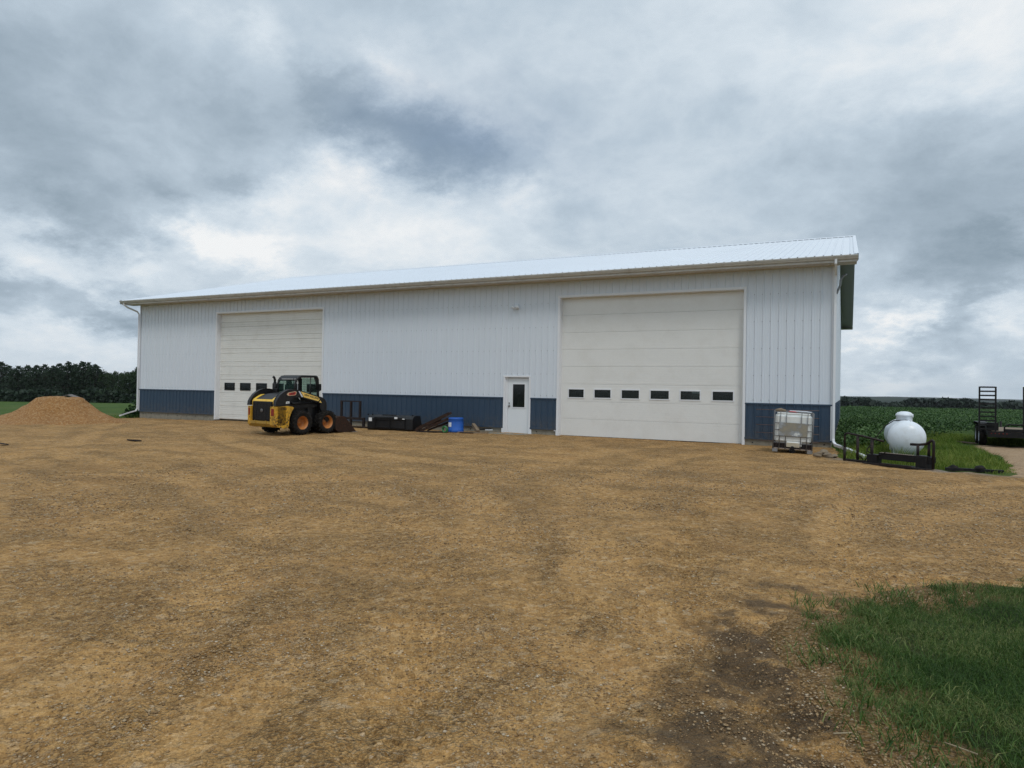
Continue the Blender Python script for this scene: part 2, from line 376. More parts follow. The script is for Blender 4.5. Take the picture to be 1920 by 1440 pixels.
def text_mesh(name, txt, size, mat, parent, loc, rot, depth=.002, shear=0, bold=.0, sx=1):
    cu = bpy.data.curves.new(name, 'FONT'); cu.body = txt; cu.size = size; cu.extrude = depth; cu.shear = shear; cu.offset = bold
    cu.align_x = 'CENTER'; cu.align_y = 'CENTER'; cu.resolution_u = 2
    t = bpy.data.objects.new(name+'_c', cu); COL.objects.link(t)
    bpy.context.view_layer.update()
    me = bpy.data.meshes.new_from_object(t.evaluated_get(bpy.context.evaluated_depsgraph_get()))
    bpy.data.objects.remove(t); me.materials.clear(); me.materials.append(M[mat])
    o = bpy.data.objects.new(name, me); COL.objects.link(o); o.parent = parent; o.location = loc; o.rotation_euler = rot; o.scale = (sx, 1, 1)
    return o

# value noise in numpy
def _h(ix, iy, seed):
    n = (ix*374761393 + iy*668265263 + seed*1442695041) & 0xFFFFFFFF
    n = ((n ^ (n >> 13))*1274126177) & 0xFFFFFFFF
    return ((n ^ (n >> 16)) & 0xFFFF)/65535.0
def vn(x, y, seed=0):
    ix = np.floor(x).astype(np.int64); iy = np.floor(y).astype(np.int64); fx = x-ix; fy = y-iy
    fx = fx*fx*(3-2*fx); fy = fy*fy*(3-2*fy)
    a = _h(ix, iy, seed); b = _h(ix+1, iy, seed); c = _h(ix, iy+1, seed); d = _h(ix+1, iy+1, seed)
    return (a*(1-fx)+b*fx)*(1-fy)+(c*(1-fx)+d*fx)*fy - .5
def fbm(x, y, seed=0, o=4, g=.5):
    s = 0; a = 1; k = 1
    for i in range(o):
        s = s + a*vn(x*k+i*17.3, y*k-i*9.1, seed+i); a *= g; k *= 2.03
    return s
def sdist(x, y, poly):
    """signed distance to polygon, negative inside"""
    d = np.full(x.shape, 1e9); ins = np.zeros(x.shape, bool); n = len(poly)
    for i in range(n):
        ax, ay = poly[i]; bx, by = poly[(i+1) % n]
        ex, ey = bx-ax, by-ay; wx, wy = x-ax, y-ay
        t = np.clip((wx*ex+wy*ey)/(ex*ex+ey*ey), 0, 1)
        d = np.minimum(d, np.hypot(wx-ex*t, wy-ey*t))
        c = (ay > y) != (by > y)
        if abs(ey) > 1e-9: ins ^= c & (x < ex*(y-ay)/ey+ax)
    return np.where(ins, -d, d)
def sstep(a, b, x):
    t = np.clip((x-a)/(b-a), 0, 1); return t*t*(3-2*t)

# ------------------------------------------------------------------ terrain
def H(x, y):
    x = np.asarray(x, float); y = np.asarray(y, float)
    dx, dy = x-CX, y-CY; d = np.hypot(dx, dy); a = np.degrees(np.arctan2(dx, dy))     # azimuth, 0 = +y, + = right
    side = sstep(-45, 0, a)
    z180 = -3.1*(1-side) - 1.75*side
    z = z180*np.clip((d-30)/150, 0, 1)**1.05
    z = z - sstep(180, 520, d)*9 - sstep(500, 1500, d)*6
    z = z + sstep(40, 300, d)*fbm(x/60, y/60, 5, 3)*.5
    z = z + sstep(1200, 3000, d)*(9 + 12*fbm(x/900, y/900, 11, 4)*1.0 + 4*np.sin(a*.35+1))
    z = z + sstep(1600, 3000, d)*(1-sstep(3800, 5200, d))*(34*np.exp(-((a+56)/11)**2) - 2*np.exp(-((a-2)/5)**2))
    z = z - sstep(3500, 9000, d)*14
    return z
YARD = [(-30.75, 0.0), (-31.6, -3.0), (-32.2, -6.2), (-36, -9.5), (-48, -16), (-70, -30), (-70, -60), (40, -60), (40, -8.5), (12, -6.6), (5.2, -5.6),
        (3.6, -5.0), (2.9, -4.75), (2.0, -4.55), (1.0, -3.9), (0.35, -3.0), (0.1, -1.2), (0.12, 0.6), (-.2, 1.5), (-30.4, 1.5)]
LAWN = [(0.95, -15.75), (1.8, -14.75), (3.5, -13.9), (7, -12.6), (16, -12), (16, -24), (3.2, -24), (1.0, -19.6), (0.68, -18.75), (0.42, -18.15), (0.18, -17.5), (0.22, -16.8), (0.5, -16.2)]
TRACK = [(3.2, -5.2), (3.75, -3.2), (3.95, -1.5), (4.0, 1.0), (3.75, 3.2), (4.1, 5.0), (5.5, 4.6), (7.5, 3.8), (30, 2.5), (30, -9), (4.5, -6)]
def disp(x, y):
    d = np.hypot(x-CX, y-CY)
    z = fbm(x/2.6, y/2.6, 21, 3)*.035 + fbm(x/.55, y/.55, 31, 3)*.016
    f = 1/(1+(d/9)**2)
    z = z + fbm(x/.2, y/.2, 43, 2)*.010 + fbm(x/.12, y/.12, 41, 2)*.012*f + vn(x/.035, y/.035, 51)*.006*f + vn(x/.014, y/.014, 61)*.0045*f
    # wheel ruts curving from the foreground to the doors
    for (cx, cy, r, wd, ph) in ((9.5, -13.0, 10.8, .17, 0), (9.5, -13.0, 9.2, .17, 2), (-13, -24.5, 12.6, .2, 1), (-13, -24.5, 11.0, .2, 4), (-2, 14, 29.5, .2, 3), (-2, 14, 31.2, .2, 5)):
        q = np.hypot(x-cx, y-cy)-r + .12*fbm(x/3, y/3, 77+ph, 2)
        t = np.arctan2(y-cy, x-cx)*r
        m = np.exp(-(q/wd)**2)*(.45+.9*np.clip(fbm(x/1.7, y/1.7, 80+ph, 2)+.25, 0, 1))
        z = z - m*.016 + m*.007*np.sign(np.sin(t*2*math.pi/.11 + np.abs(q)*22))*np.clip(1.4-d/14, 0, 1)
        z = z + .010*np.exp(-((np.abs(q)-wd*1.5)/(wd*.45))**2)
    return z
LANES = [(9.5, -13.0, 10.8, .30), (9.5, -13.0, 9.0, .30), (-13, -24.5, 12.6, .32), (-13, -24.5, 10.9, .32), (-2, 14, 29.5, .35), (-2, 14, 31.3, .35), (-2.5, 12, 24.0, .35), (-2.5, 12, 22.2, .35),
         (14, -8, 17.5, .35), (14, -8, 19.3, .35), (-24, -30, 25.5, .35), (-24, -30, 27.3, .35), (6, -30, 14.5, .32), (6, -30, 12.7, .32), (-8, 30, 38.0, .4), (-8, 30, 36.2, .4), (22, -22, 23.2, .3), (22, -22, 21.4, .3)]
def lanes(x, y):
    lane = np.zeros_like(x); drift = np.zeros_like(x)
    for i_, (cx, cy, r, wd) in enumerate(LANES):
        q = np.hypot(x-cx, y-cy)-r + .5*fbm(x/4, y/4, 170+i_//2, 2)
        s_ = np.clip(.25+1.9*fbm(x/3.2, y/3.2, 190+i_, 2), 0, 1)
        lane = np.maximum(lane, s_*np.exp(-(q/wd)**4)); drift = np.maximum(drift, s_*np.exp(-((np.abs(q)-wd*1.45)/(wd*.5))**2))
    return lane, drift*(1-lane)
def polar(cx, cy, angs, rads):
    A, Rr = np.meshgrid(angs, rads); x = cx+np.sin(A)*Rr; y = cy+np.cos(A)*Rr
    nr, na = A.shape; i = np.arange(nr-1)[:, None]*na+np.arange(na-1)[None, :]
    F = np.stack([i, i+1, i+na+1, i+na], -1).reshape(-1, 4)[:, ::-1]
    return x.ravel(), y.ravel(), F
def pile_h(x, y):
    ca, sa = math.cos(YAW), math.sin(YAW); dx, dy = x+27.24, y+5.78
    u = dx*ca+dy*sa; v = -dx*sa+dy*ca
    u = u+.25*fbm(x/1.2, y/1.2, 91, 2); v = v+.2*fbm(x/1.2, y/1.2, 92, 2)
    t = np.sqrt((np.where(u > 0, u/2.5, u/2.7))**2+(v/2.3)**2)
    z = np.interp(t, [0, .28, .33, .56, .78, 1], [1.05, 1.03, 1.0, .50, .20, 0])
    return z + np.where(z > .02, fbm(x/.5, y/.5, 93, 3)*.07 + fbm(x/.1, y/.1, 94, 2)*.03, 0)

# base sheet to the horizon
angs = np.concatenate([np.linspace(-math.pi, -1.2, 60, endpoint=False), np.linspace(-1.2, .45, 620, endpoint=False), np.linspace(.45, math.pi, 80)])
rads = np.concatenate([[0.0], np.geomspace(.6, 45, 260), np.geomspace(45.6, 6000, 210)])
x, y, F = polar(CX, CY, angs, rads)
z = H(x, y)
sl = sdist(x, y, LAWN); near = np.hypot(x-CX, y-CY) < 60
z = z + np.where(near, fbm(x/.5, y/.5, 13, 3)*.02, 0)
syb = np.where(near, sdist(x, y, YARD), 9.0)
z = z - .16*(1-sstep(-.7, -.1, syb))*sstep(.1, .7, sl) + np.where(near & (sl < .8), .022, 0)
soil = np.where(near & (sl < .8), sstep(-.45, .05, sl + .7*fbm(x/.35, y/.35, 14, 4)), 0)
t = NT('grassland')
n1_ = t.noise(.06, 5, .6); n2_ = t.noise(1.2, 6, .65)
gcol = t.ramp(n1_, [(.3, (.030, .070, .012)), (.5, (.050, .10, .018)), (.68, (.10, .115, .035))])
gcol = t.mix(.45, gcol, t.ramp(n2_, [(.35, (.018, .040, .009)), (.65, (.105, .15, .035))]))
far = t.attr('far'); gcol = t.mix(far, gcol, t.ramp(t.noise(.004, 6, .6), [(.4, (.007, .016, .013)), (.55, (.011, .023, .015)), (.66, (.03, .045, .024))]))
scol = t.ramp(t.noise(7, 8, .7), [(.3, (.13, .072, .028)), (.55, (.33, .195, .075)), (.75, (.50, .32, .14))])
scol = t.mix(.4, scol, t.ramp(t.voro(70, 'F1', 'Color'), [(.2, (.05, .03, .012)), (.6, (.28, .18, .08)), (.95, (.6, .5, .36))]))
gcol = t.mix(t.attr('lawn'), gcol, t.ramp(n2_, [(.35, (.018, .030, .009)), (.65, (.045, .055, .02))]))
gcol = t.mix(t.attr('soil'), gcol, scol); t.color(gcol); t.rough(.95); t.b.inputs['Specular IOR Level'].default_value = .1; t.bump(t.math('ADD', t.math('ADD', t.noise(14, 6, .7), t.math('MULTIPLY', n2_, 3)), t.math('MULTIPLY', t.voro(40), t.math('MULTIPLY', t.attr('soil'), 1.2))), .05)
dist = np.hypot(x-CX, y-CY)
g = add_mesh('ground', np.stack([x, y, z], 1), F, t.m, True, attrs={'soil': soil, 'lawn': np.where(near & (sl < .8), 1.0, 0.0), 'far': sstep(190, 400, dist)})
tag(g, kind='structure')

# gravel yard sheet
angs = np.linspace(-1.45, .62, 1250); rads = np.geomspace(1.35, 62, 980)
x, y, F = polar(CX, CY, angs, rads)
sy = sdist(x, y, YARD); sl = sdist(x, y, LAWN)
edge = np.maximum(sy + .35*fbm(x/.7, y/.7, 15, 3), -(sl + .34*fbm(x/.45, y/.45, 16, 4)))
z = H(x, y) + .028 + disp(x, y) - .12*sstep(-.12, .25, edge)
lane, drift = lanes(x, y)
z = z - .012*lane + .012*drift*(1+1.2*fbm(x/.1, y/.1, 95, 2))
ml = np.exp(-((x-.02+.45*fbm(x/.9, y/.9, 17, 3))/.55)**2)*(1-sstep(-17.2, -15.6, y+.8*fbm(x/.8, y/.8, 18, 2)))
mud = np.clip(ml*1.7*(.34+1.6*fbm(x/.22, y/.22, 19, 4)+.6*fbm(x/.9, y/.9, 20, 2)), 0, 1)
grey = np.exp(-(sdist(x, y, [(.2, -3.3), (1.0, -3.95), (2.0, -4.75), (3.6, -5.1), (3.6, -4.0), (1.5, -3.9)])/.28)**2)*(x > -.1)
grey = np.clip(grey*(.8+fbm(x/.3, y/.3, 22, 3)), 0, 1)
t = NT('gravel')
nb = t.noise(.22, 6, .62, dist=.6); nm = t.noise(1.1, 7, .68, dist=.4); nf = t.noise(9, 6, .7)
sand = t.mix(nb, (.345, .162, .046), (.50, .265, .085))
sand = t.mix(t.ramp(nm, [(.35, 0.0), (.62, .7)]), sand, (.57, .33, .122))
sand = t.mix(t.math('MULTIPLY', t.attr('lane'), .26), sand, (.60, .37, .155))
coarse = t.ramp(t.math('ADD', t.math('SUBTRACT', t.noise(.75, 9, .72, dist=.8), t.math('MULTIPLY', t.attr('lane'), .11)), t.math('MULTIPLY', t.attr('drift'), .09)), [(.42, 0.0), (.60, 1.0)])
v1 = t.voro(55, 'F1', 'Color'); vd = t.voro(55, 'F1', 'Distance')
pc = t.ramp(v1, [(.15, (.03, .016, .006)), (.35, (.22, .11, .032)), (.6, (.50, .29, .10)), (.82, (.50, .34, .165)), (.93, (.80, .68, .52))])  # stone tones; darkest cells carry micro shadow put into the colour
v2 = t.voro(19, 'F1', 'Color')
pc2 = t.ramp(v2, [(.15, (.07, .036, .013)), (.4, (.32, .175, .06)), (.75, (.52, .315, .125)), (.96, (.58, .48, .34))])
col = t.mix(t.math('MULTIPLY', coarse, .68), t.mix(.36, sand, pc), pc)
v3 = t.voro(130, 'F1', 'Color'); col = t.mix(.38, col, t.ramp(v3, [(.15, (.03, .017, .007)), (.45, (.33, .18, .055)), (.8, (.56, .35, .13)), (.94, (.80, .66, .46))]))  # finest grain, its darks deepened to paint in small shadows between stones
col = t.mix(.34, col, pc2)
streak_m = t.n('ShaderNodeMapping'); streak_m.inputs[2].default_value = (0, 0, R(24)); streak_m.inputs[3].default_value = (.16, 1.0, 1); t.l(t.co.outputs['Object'], streak_m.inputs[0])
st = t.noise(1.3, 7, .7, streak_m.outputs[0], .5)
col = t.mix(t.ramp(st, [(.52, 0.0), (.66, .32)]), col, (.17, .105, .045))
col = t.mix(t.ramp(t.noise(.45, 6, .65), [(.58, 0.0), (.72, .35)]), col, (.35, .17, .05))
col = t.mix(t.math('MULTIPLY', t.attr('mud'), .85), col, t.mix(nf, (.035, .023, .013), (.12, .078, .042)))
col = t.mix(t.math('MULTIPLY', t.attr('grey'), .8), col, t.mix(nf, (.16, .15, .135), (.30, .29, .27)))
t.color(col); t.rough(.92); t.b.inputs['Specular IOR Level'].default_value = .25
hb = t.math('ADD', t.math('MULTIPLY', vd, t.math('ADD', coarse, .25)), t.math('MULTIPLY', nf, .6))
t.bump(t.math('ADD', t.math('ADD', hb, t.math('MULTIPLY', t.voro(19), .9)), t.math('MULTIPLY', t.noise(5, 5, .7), 2.2)), .03, 1.0)
M['gravel'] = t.m
yd = add_mesh('gravel_yard', np.stack([x, y, z], 1), F, 'gravel', True, attrs={'mud': mud, 'grey': grey, 'lane': lane, 'drift': drift})
tag(yd, kind='structure')

# dirt track beside the trailer
gx, gy = np.meshgrid(np.linspace(2.6, 30, 520), np.linspace(-10, 6.5, 330)); nx = 520; x, y = gx.ravel(), gy.ravel()
sd_ = sdist(x, y, TRACK) + .5*fbm(x/.8, y/.8, 23, 4)
z = H(x, y) + .045 + disp(x, y)*1.2 - .16*sstep(-.2, .25, sd_)
i = np.arange(329)[:, None]*nx+np.arange(nx-1)[None, :]; F = np.stack([i, i+1, i+nx+1, i+nx], -1).reshape(-1, 4)
t = NT('dirt'); c = t.mix(t.noise(1.2, 7, .7), (.24, .15, .075), (.44, .30, .165)); c = t.mix(.35, c, t.ramp(t.voro(24, 'F1', 'Color'), [(.2, (.13, .075, .04)), (.7, (.38, .26, .16)), (.95, (.5, .42, .32))]))
t.color(c); t.rough(.95); t.bump(t.noise(12, 6, .7), .03)
tag(add_mesh('dirt_track', np.stack([x, y, z], 1), F, t.m, True), kind='structure')

def surf_z(x, y):
    sl_ = sdist(x, y, LAWN); ed = -(sl_ + .34*fbm(x/.45, y/.45, 16, 4)); lane_, drift_ = lanes(x, y)
    zy = H(x, y) + .028 + disp(x, y) - .012*lane_ + .012*drift_ - .12*sstep(-.12, .25, ed)
    return np.maximum(zy, H(x, y) + fbm(x/.5, y/.5, 13, 3)*.02 + .022*(sl_ < .8))

# loose stones
def stones(name, n, dmin, dmax, smin, smax, amin, amax, mat, clump=True):
    out = []
    a = rng.uniform(R(amin), R(amax), n*3); d = dmin*np.exp(rng.random(n*3)*math.log(dmax/dmin))
    px = CX+np.sin(a)*d; py = CY+np.cos(a)*d
    k = (sdist(px, py, YARD) < -.05) & (sdist(px, py, LAWN) > -.12)
    if clump: k &= (fbm(px/.9, py/.9, 33, 4)+.22*rng.standard_normal(len(px)) > .04)
    px, py, d = px[k][:n], py[k][:n], d[k][:n]; n = len(px)
    base = np.array([(1, 0, 0), (-1, 0, 0), (0, 1, 0), (0, -1, 0), (0, 0, 1), (0, 0, -1), (.6, .6, .55), (-.6, .6, .5), (.6, -.6, .5), (-.6, -.6, .55)], float)
    faces = np.array([(0, 6, 8), (0, 2, 6), (2, 7, 6), (2, 1, 7), (1, 9, 7), (1, 3, 9), (3, 8, 9), (3, 0, 8), (4, 8, 6), (4, 6, 7), (4, 7, 9), (4, 9, 8), (5, 2, 0), (5, 1, 2), (5, 3, 1), (5, 0, 3)])
    s = smin*(smax/smin)**(rng.random(n)**2.0)*np.clip(d/6, 1, 1.7)
    P = base[None]*rng.uniform(.7, 1.25, (n, 10, 1))*np.stack([np.ones(n), rng.uniform(.6, 1, n), rng.uniform(.4, .75, n)], 1)[:, None, :]*s[:, None, None]
    th = rng.uniform(0, 6.28, n); c, s_ = np.cos(th)[:, None], np.sin(th)[:, None]
    X = P[..., 0]*c-P[..., 1]*s_; Y = P[..., 0]*s_+P[..., 1]*c
    V = np.stack([X+px[:, None], Y+py[:, None], P[..., 2]+(surf_z(px, py)+s*.12)[:, None]], -1)
    F = (faces[None]+np.arange(n)[:, None, None]*10).reshape(-1, 3)
    o = add_mesh(name, V.reshape(-1, 3), F, mat, False, attrs={'tint': np.repeat(rng.random(n), 10)})
    return o
t = NT('pebbles'); col = t.ramp(t.attr('tint'), [(0, (.14, .085, .036)), (.3, (.25, .15, .065)), (.6, (.36, .235, .11)), (.9, (.38, .29, .18)), (1, (.55, .48, .37))])
t.color(t.mix(t.math('MULTIPLY', t.noise(30, 3), .5), col, (.2, .12, .05))); t.rough(.85)
M['pebble'] = t.m
tag(stones('gravel_stones', 95000, 2.3, 15, .0028, .0115, -62, 14, 'pebble'), kind='stuff')

# ------------------------------------------------------------------ gravel pile
n = 150; gx, gy = np.meshgrid(np.linspace(-31.5, -23, n), np.linspace(-10, -2, n)); x, y = gx.ravel(), gy.ravel()
z = H(x, y) + pile_h(x, y) - .03
i = np.arange(n-1)[:, None]*n+np.arange(n-1)[None, :]; F = np.stack([i, i+1, i+n+1, i+n], -1).reshape(-1, 4)
keep = (pile_h(x, y)[F].max(1) > .03); F = F[keep]
used = np.unique(F); remap = -np.ones(len(x), int); remap[used] = np.arange(len(used))
t = NT('pile_gravel'); c = t.mix(t.noise(.9, 7, .7), (.205, .085, .018), (.37, .175, .046)); c = t.mix(.38, c, t.ramp(t.voro(26, 'F1', 'Color'), [(.1, (.12, .06, .02)), (.5, (.38, .20, .07)), (.9, (.6, .45, .26))]))
t.color(c); t.rough(.95); t.bump(t.math('ADD', t.voro(26), t.noise(10, 5)), .035)
o = add_mesh('gravel_pile', np.stack([x, y, z], 1)[used], remap[F], t.m, True)
tag(o, 'flat-topped heap of orange-brown gravel at the left edge of the yard', 'gravel pile')

# ------------------------------------------------------------------ the shed
L0, WD, WZ = -30.62, 21.41, 5.37
B1, B0 = 1.31, .26
D1 = (-25.36, -19.19, 4.80); D2 = (-8.60, -2.50, 4.80); D0 = (-10.68, -9.73, 2.03)
REC = .2
shed = empty('machine_shed', ((L0)/2, 0, 0), 0, 'long white steel machine shed with a blue lower band and two big doors', 'shed')
def wp(o):   # keep world coordinates under the shed's empty
    o.parent = shed; o.matrix_parent_inverse = Matrix.Translation((-L0/2, 0, 0)); return o
def rib_profile(a, b, pitch=.2286, minor=True):
    """(u, height) polyline of a ribbed sheet"""
    pts = [(a, 0.0)]; u = a + .06
    while u + .06 < b:
        pts += [(u-.027, 0), (u-.013, .0235), (u+.013, .0235), (u+.027, 0)]
        if minor:
            for q in (1/3, 2/3):
                m = u+pitch*q
                if m+.03 < b: pts += [(m-.012, 0), (m-.005, .0035), (m+.005, .0035), (m+.012, 0)]
        u += pitch
    pts = [p for p in pts if p[0] <= b]; pts.append((b, 0.0)); return pts
def ribbed_front(mb, a, b, z0, z1, y0=0.0, prof=None):
    P = prof or rib_profile(a, b); V = [(u, y0-h, z0) for u, h in P]+[(u, y0-h, z1) for u, h in P]; k = len(P)
    mb.add(V, [(j, j+1, j+1+k, j+k) for j in range(k-1)])
def global_prof(a, b, full):
    return [(a, 0.0)]+[p for p in full if a+.002 < p[0] < b-.002]+[(b, 0.0)]
FULL = rib_profile(L0+.05, -.05)
for (a, b, z0) in ((L0, D1[0], B1), (D1[0], D1[1], D1[2]), (D1[1], D0[0], B1), (D0[0], D0[1], D0[2]), (D0[1], D2[0], B1), (D2[0], D2[1], D2[2]), (D2[1], 0, B1)):
    mb = MB(); ribbed_front(mb, a, b, z0, WZ+.02, 0, global_prof(a, b, FULL)); wp(mb.build('wall_cladding', 'wall'))
# gable walls
for xx, sg in ((0.0, 1), (L0, -1)):
    mb = MB(); P = rib_profile(.03, WD-.03, minor=False); k = len(P); hmid = WD/2
    V = [(xx+sg*h, u, B1) for u, h in P]+[(xx+sg*h, u, WZ+.05+.25*(hmid-abs(u-hmid))) for u, h in P]
    mb.add(V, [(j, j+1, j+1+k, j+k) for j in range(k-1)]); wp(mb.build('gable_cladding', 'wall'))
mb = MB()
# back wall, left open round one window
WBX0, WBX1 = -8.4, -7.2
for a, b, z0, z1 in ((L0, WBX0, B0, WZ), (WBX1, 0, B0, WZ), (WBX0, WBX1, B0, 1.15), (WBX0, WBX1, 2.1, WZ)):
    Pq = rib_profile(a, b, .2286, False); kk = len(Pq)
    mb.add([(u, WD+h, z0) for u, h in Pq]+[(u, WD+h, z1) for u, h in Pq], [(j, j+1, j+1+kk, j+kk) for j in range(kk-1)])
wp(mb.build('rear_cladding', 'wall'))
for a, b in ((L0, D1[0]), (D1[1], D0[0]-.06), (D0[1]+.02, D2[0]), (D2[1], 0)):
    mb = MB(); ribbed_front(mb, a, b, B0, B1, 0, global_prof(a, b, FULL)); wp(mb.build('wainscot', 'wain'))
for xx, sg in ((0.0, 1), (L0, -1)):
    P = rib_profile(.03, WD-.03, minor=False); k = len(P); mb = MB()
    mb.add([(xx+sg*h, u, B0) for u, h in P]+[(xx+sg*h, u, B1) for u, h in P], [(j, j+1, j+1+k, j+k) for j in range(k-1)])
    wp(mb.build('wainscot', 'wain'))
# z-flashings between white and blue, and the drip edge at the base
for a, b in ((L0, D1[0]-.07), (D1[1]+.07, D0[0]-.08), (D0[1]+.06, D2[0]-.07), (D2[1]+.07, 0)):
    mb = MB(); mf = MB(); mb.box(a, b, -.034, -.001, B1-.045, B1-.004); mf.box(a, b, -.040, -.001, B0-.055, B0-.001)
    wp(mb.build('wainscot_flashing', 'wain')); wp(mf.build('base_flashing', 'wain'))
# screws in rows on the girts
mb = MB()
for zr in (1.40, 2.15, 2.97, 3.79, 4.62):
    for (u, h) in [p for i_, p in enumerate(FULL) if p[1] == .0235 and i_+1 < len(FULL) and FULL[i_+1][1] == .0235]:
        uu = u-.022
        if D1[0]-.1 < uu < D1[1]+.1 or D2[0]-.1 < uu < D2[1]+.1: continue
        if D0[0]-.1 < uu < D0[1]+.1 and zr < D0[2]: continue
        mb.box(uu-.009, uu+.009, -.012, -.001, zr-.009, zr+.009)
tag(wp(mb.build('screws', paint('screw_heads', (.30, .32, .34), .5))), kind='stuff')
# foundation
for a, b in ((L0+.03, D1[0]-.02), (D1[1]+.02, D0[0]-.1), (D0[1]+.05, D2[0]-.02), (D2[1]+.02, -.03)):
    mb = MB(); mb.box(a, b, .015, .30, -.5, B0); wp(mb.build('foundation', 'concrete'))
mb = MB(); mb.box(-.33, -.03, .31, WD-.03, -.9, B0); wp(mb.build('foundation', 'concrete')); mb = MB(); mb.box(L0+.03, L0+.33, .31, WD-.03, -.9, B0)
wp(mb.build('foundation', 'concrete'))
mb = MB()
for a, b in ((L0+.3, D1[0]-.2), (D1[1]+.2, D0[0]-.3), (D0[1]+.3, D2[0]-.2), (D2[1]+.3, -.2)):
    u = a
    while u < b:
        mb.lathe([(.0001, .004), (.018, .004), (.022, .0148)], (u, 0, .11+random.uniform(-.02, .02)), 'y', 8); u += random.uniform(.55, .75)
tag(wp(mb.build('form_tie_holes', 'black')), kind='stuff')
# interior floor, liner and slab apron
mb = MB(); mb.box(L0+.35, -.35, .32, WD-.1, -.3, .02); wp(mb.build('floor_slab', 'concrete'))
# corner trim
for xx, sg in ((0.0, 1), (L0, -1)):
    mb = MB(); mb.box(xx-sg*.045, xx+sg*.026, -.027, -.0225, B0-.03, WZ); mb.box(xx+sg*.0225, xx+sg*.027, -.0222, .115, B0-.03, WZ+.06)
    wp(mb.build('corner_trim', 'trim')); mb = MB()
    mb.box(xx+sg*.022, xx+sg*.027, WD-.12, WD+.03, B0-.03, WZ+.06)
    wp(mb.build('corner_trim', 'trim'))
# roof
OV = .613; EZ, RZ = 5.555, 8.406; X0, X1 = L0-OV, OV; SL = (RZ-EZ)/(WD/2+OV)
def rp(u, t, h, side=1):      # t: 0 eave .. 1 ridge
    yy = -OV+(WD/2+OV)*t; zz_ = EZ+(RZ-EZ)*t
    yy, zz_ = yy-h*SL*.97, zz_+h*.97
    return (u, yy if side > 0 else WD-yy, zz_)
P = rib_profile(X0+.04, X1-.04); P = [(u, h) for u, h in P]; k = len(P)
mb = MB()
for side in (1, -1):
    mb.add([rp(u, -.004, h, side) for u, h in P]+[rp(u, .5, h, side) for u, h in P]+[rp(u, .998, h, side) for u, h in P],
           [(j, j+1, j+1+k, j+k) for j in range(k-1)]+[(j+k, j+1+k, j+1+2*k, j+2*k) for j in range(k-1)])
wp(mb.build('roof', 'roof'))
mb = MB()
for side in (1, -1):
    V = [rp(X0-.01, .975, .030, side), rp(X1+.01, .975, .030, side), rp(X1+.01, 1.0, .040, side), rp(X0-.01, 1.0, .040, side)]
    V += [rp(X0-.01, .9745, .020, side), rp(X1+.01, .9745, .020, side)]
    mb.add(V, [(0, 1, 2, 3), (4, 5, 1, 0)])
wp(mb.build('ridge_cap', 'roof'))
# rake trim, white
for xx, sg in ((X1, 1), (X0, -1)):
    mb = MB()
    for side in (1, -1):
        a0 = rp(xx-sg*.10, -.004, .024, side); a1 = rp(xx-sg*.10, 1, .024, side); b0 = rp(xx+sg*.015, -.004, .026, side); b1 = rp(xx+sg*.015, 1, .026, side)
        c0 = (b0[0], b0[1], b0[2]-.19); c1 = (b1[0], b1[1], b1[2]-.19); d0 = (b0[0]-sg*.02, b0[1], b0[2]-.19); d1 = (b1[0]-sg*.02, b1[1], b1[2]-.19)
        mb.add([a0, a1, b1, b0, c0, c1, d0, d1], [(0, 1, 2, 3), (3, 2, 5, 4), (4, 5, 7, 6)])
    wp(mb.build('rake_trim', 'roof'))
# fascia and gutters
for side in (1, -1):
    ym = lambda v: v if side > 0 else WD-v
    mb = MB(); mb.box(X0+.02, X1-.002, ym(-OV+.035), ym(-OV+.012), EZ-.195, EZ-.015); wp(mb.build('fascia', 'gutter'))
    mb = MB()
    prof = [(-OV+.008, EZ-.012), (-OV+.008, EZ-.125), (-OV-.055, EZ-.125), (-OV-.075, EZ-.085), (-OV-.095, EZ-.07), (-OV-.100, EZ-.045), (-OV-.112, EZ-.040), (-OV-.112, EZ-.018), (-OV-.097, EZ-.018), (-OV-.09, EZ-.05), (-OV-.045, EZ-.115), (-OV+.002, EZ-.115), (-OV+.002, EZ-.012)]
    mb.prism([(ym(a), b) for a, b in prof], X0+.01, X1+.005, 'x')
    for xx in (X0+.009, X1+.0035): mb.prism([(ym(a), b) for a, b in prof[:9]], xx, xx+.003, 'x')
    wp(mb.build('gutter', 'gutter'))
    mb = MB(); zs = EZ-.185; u = X0+.03
    Pq = [(u, 0)]
    while u < X1-.06: Pq += [(u+.09, 0), (u+.095, .008), (u+.105, .008), (u+.11, 0)]; u += .11
    kk = len(Pq)
    mb.add([(a, ym(-OV+.03), zs+h) for a, h in Pq]+[(a, ym(.005), zs+h) for a, h in Pq], [(j, j+1, j+1+kk, j+kk) for j in range(kk-1)])
    mb.add([(X0+.03, ym(-.002), zs-.012), (X1-.6, ym(-.002), zs-.012), (X1-.6, ym(-.03), zs-.012), (X0+.6, ym(-.03), zs-.012), (X0+.6, ym(-.03), zs+.01), (X1-.6, ym(-.03), zs+.01)], [(0, 1, 2, 3), (3, 2, 5, 4)])
    wp(mb.build('eave_soffit', 'soffit'))
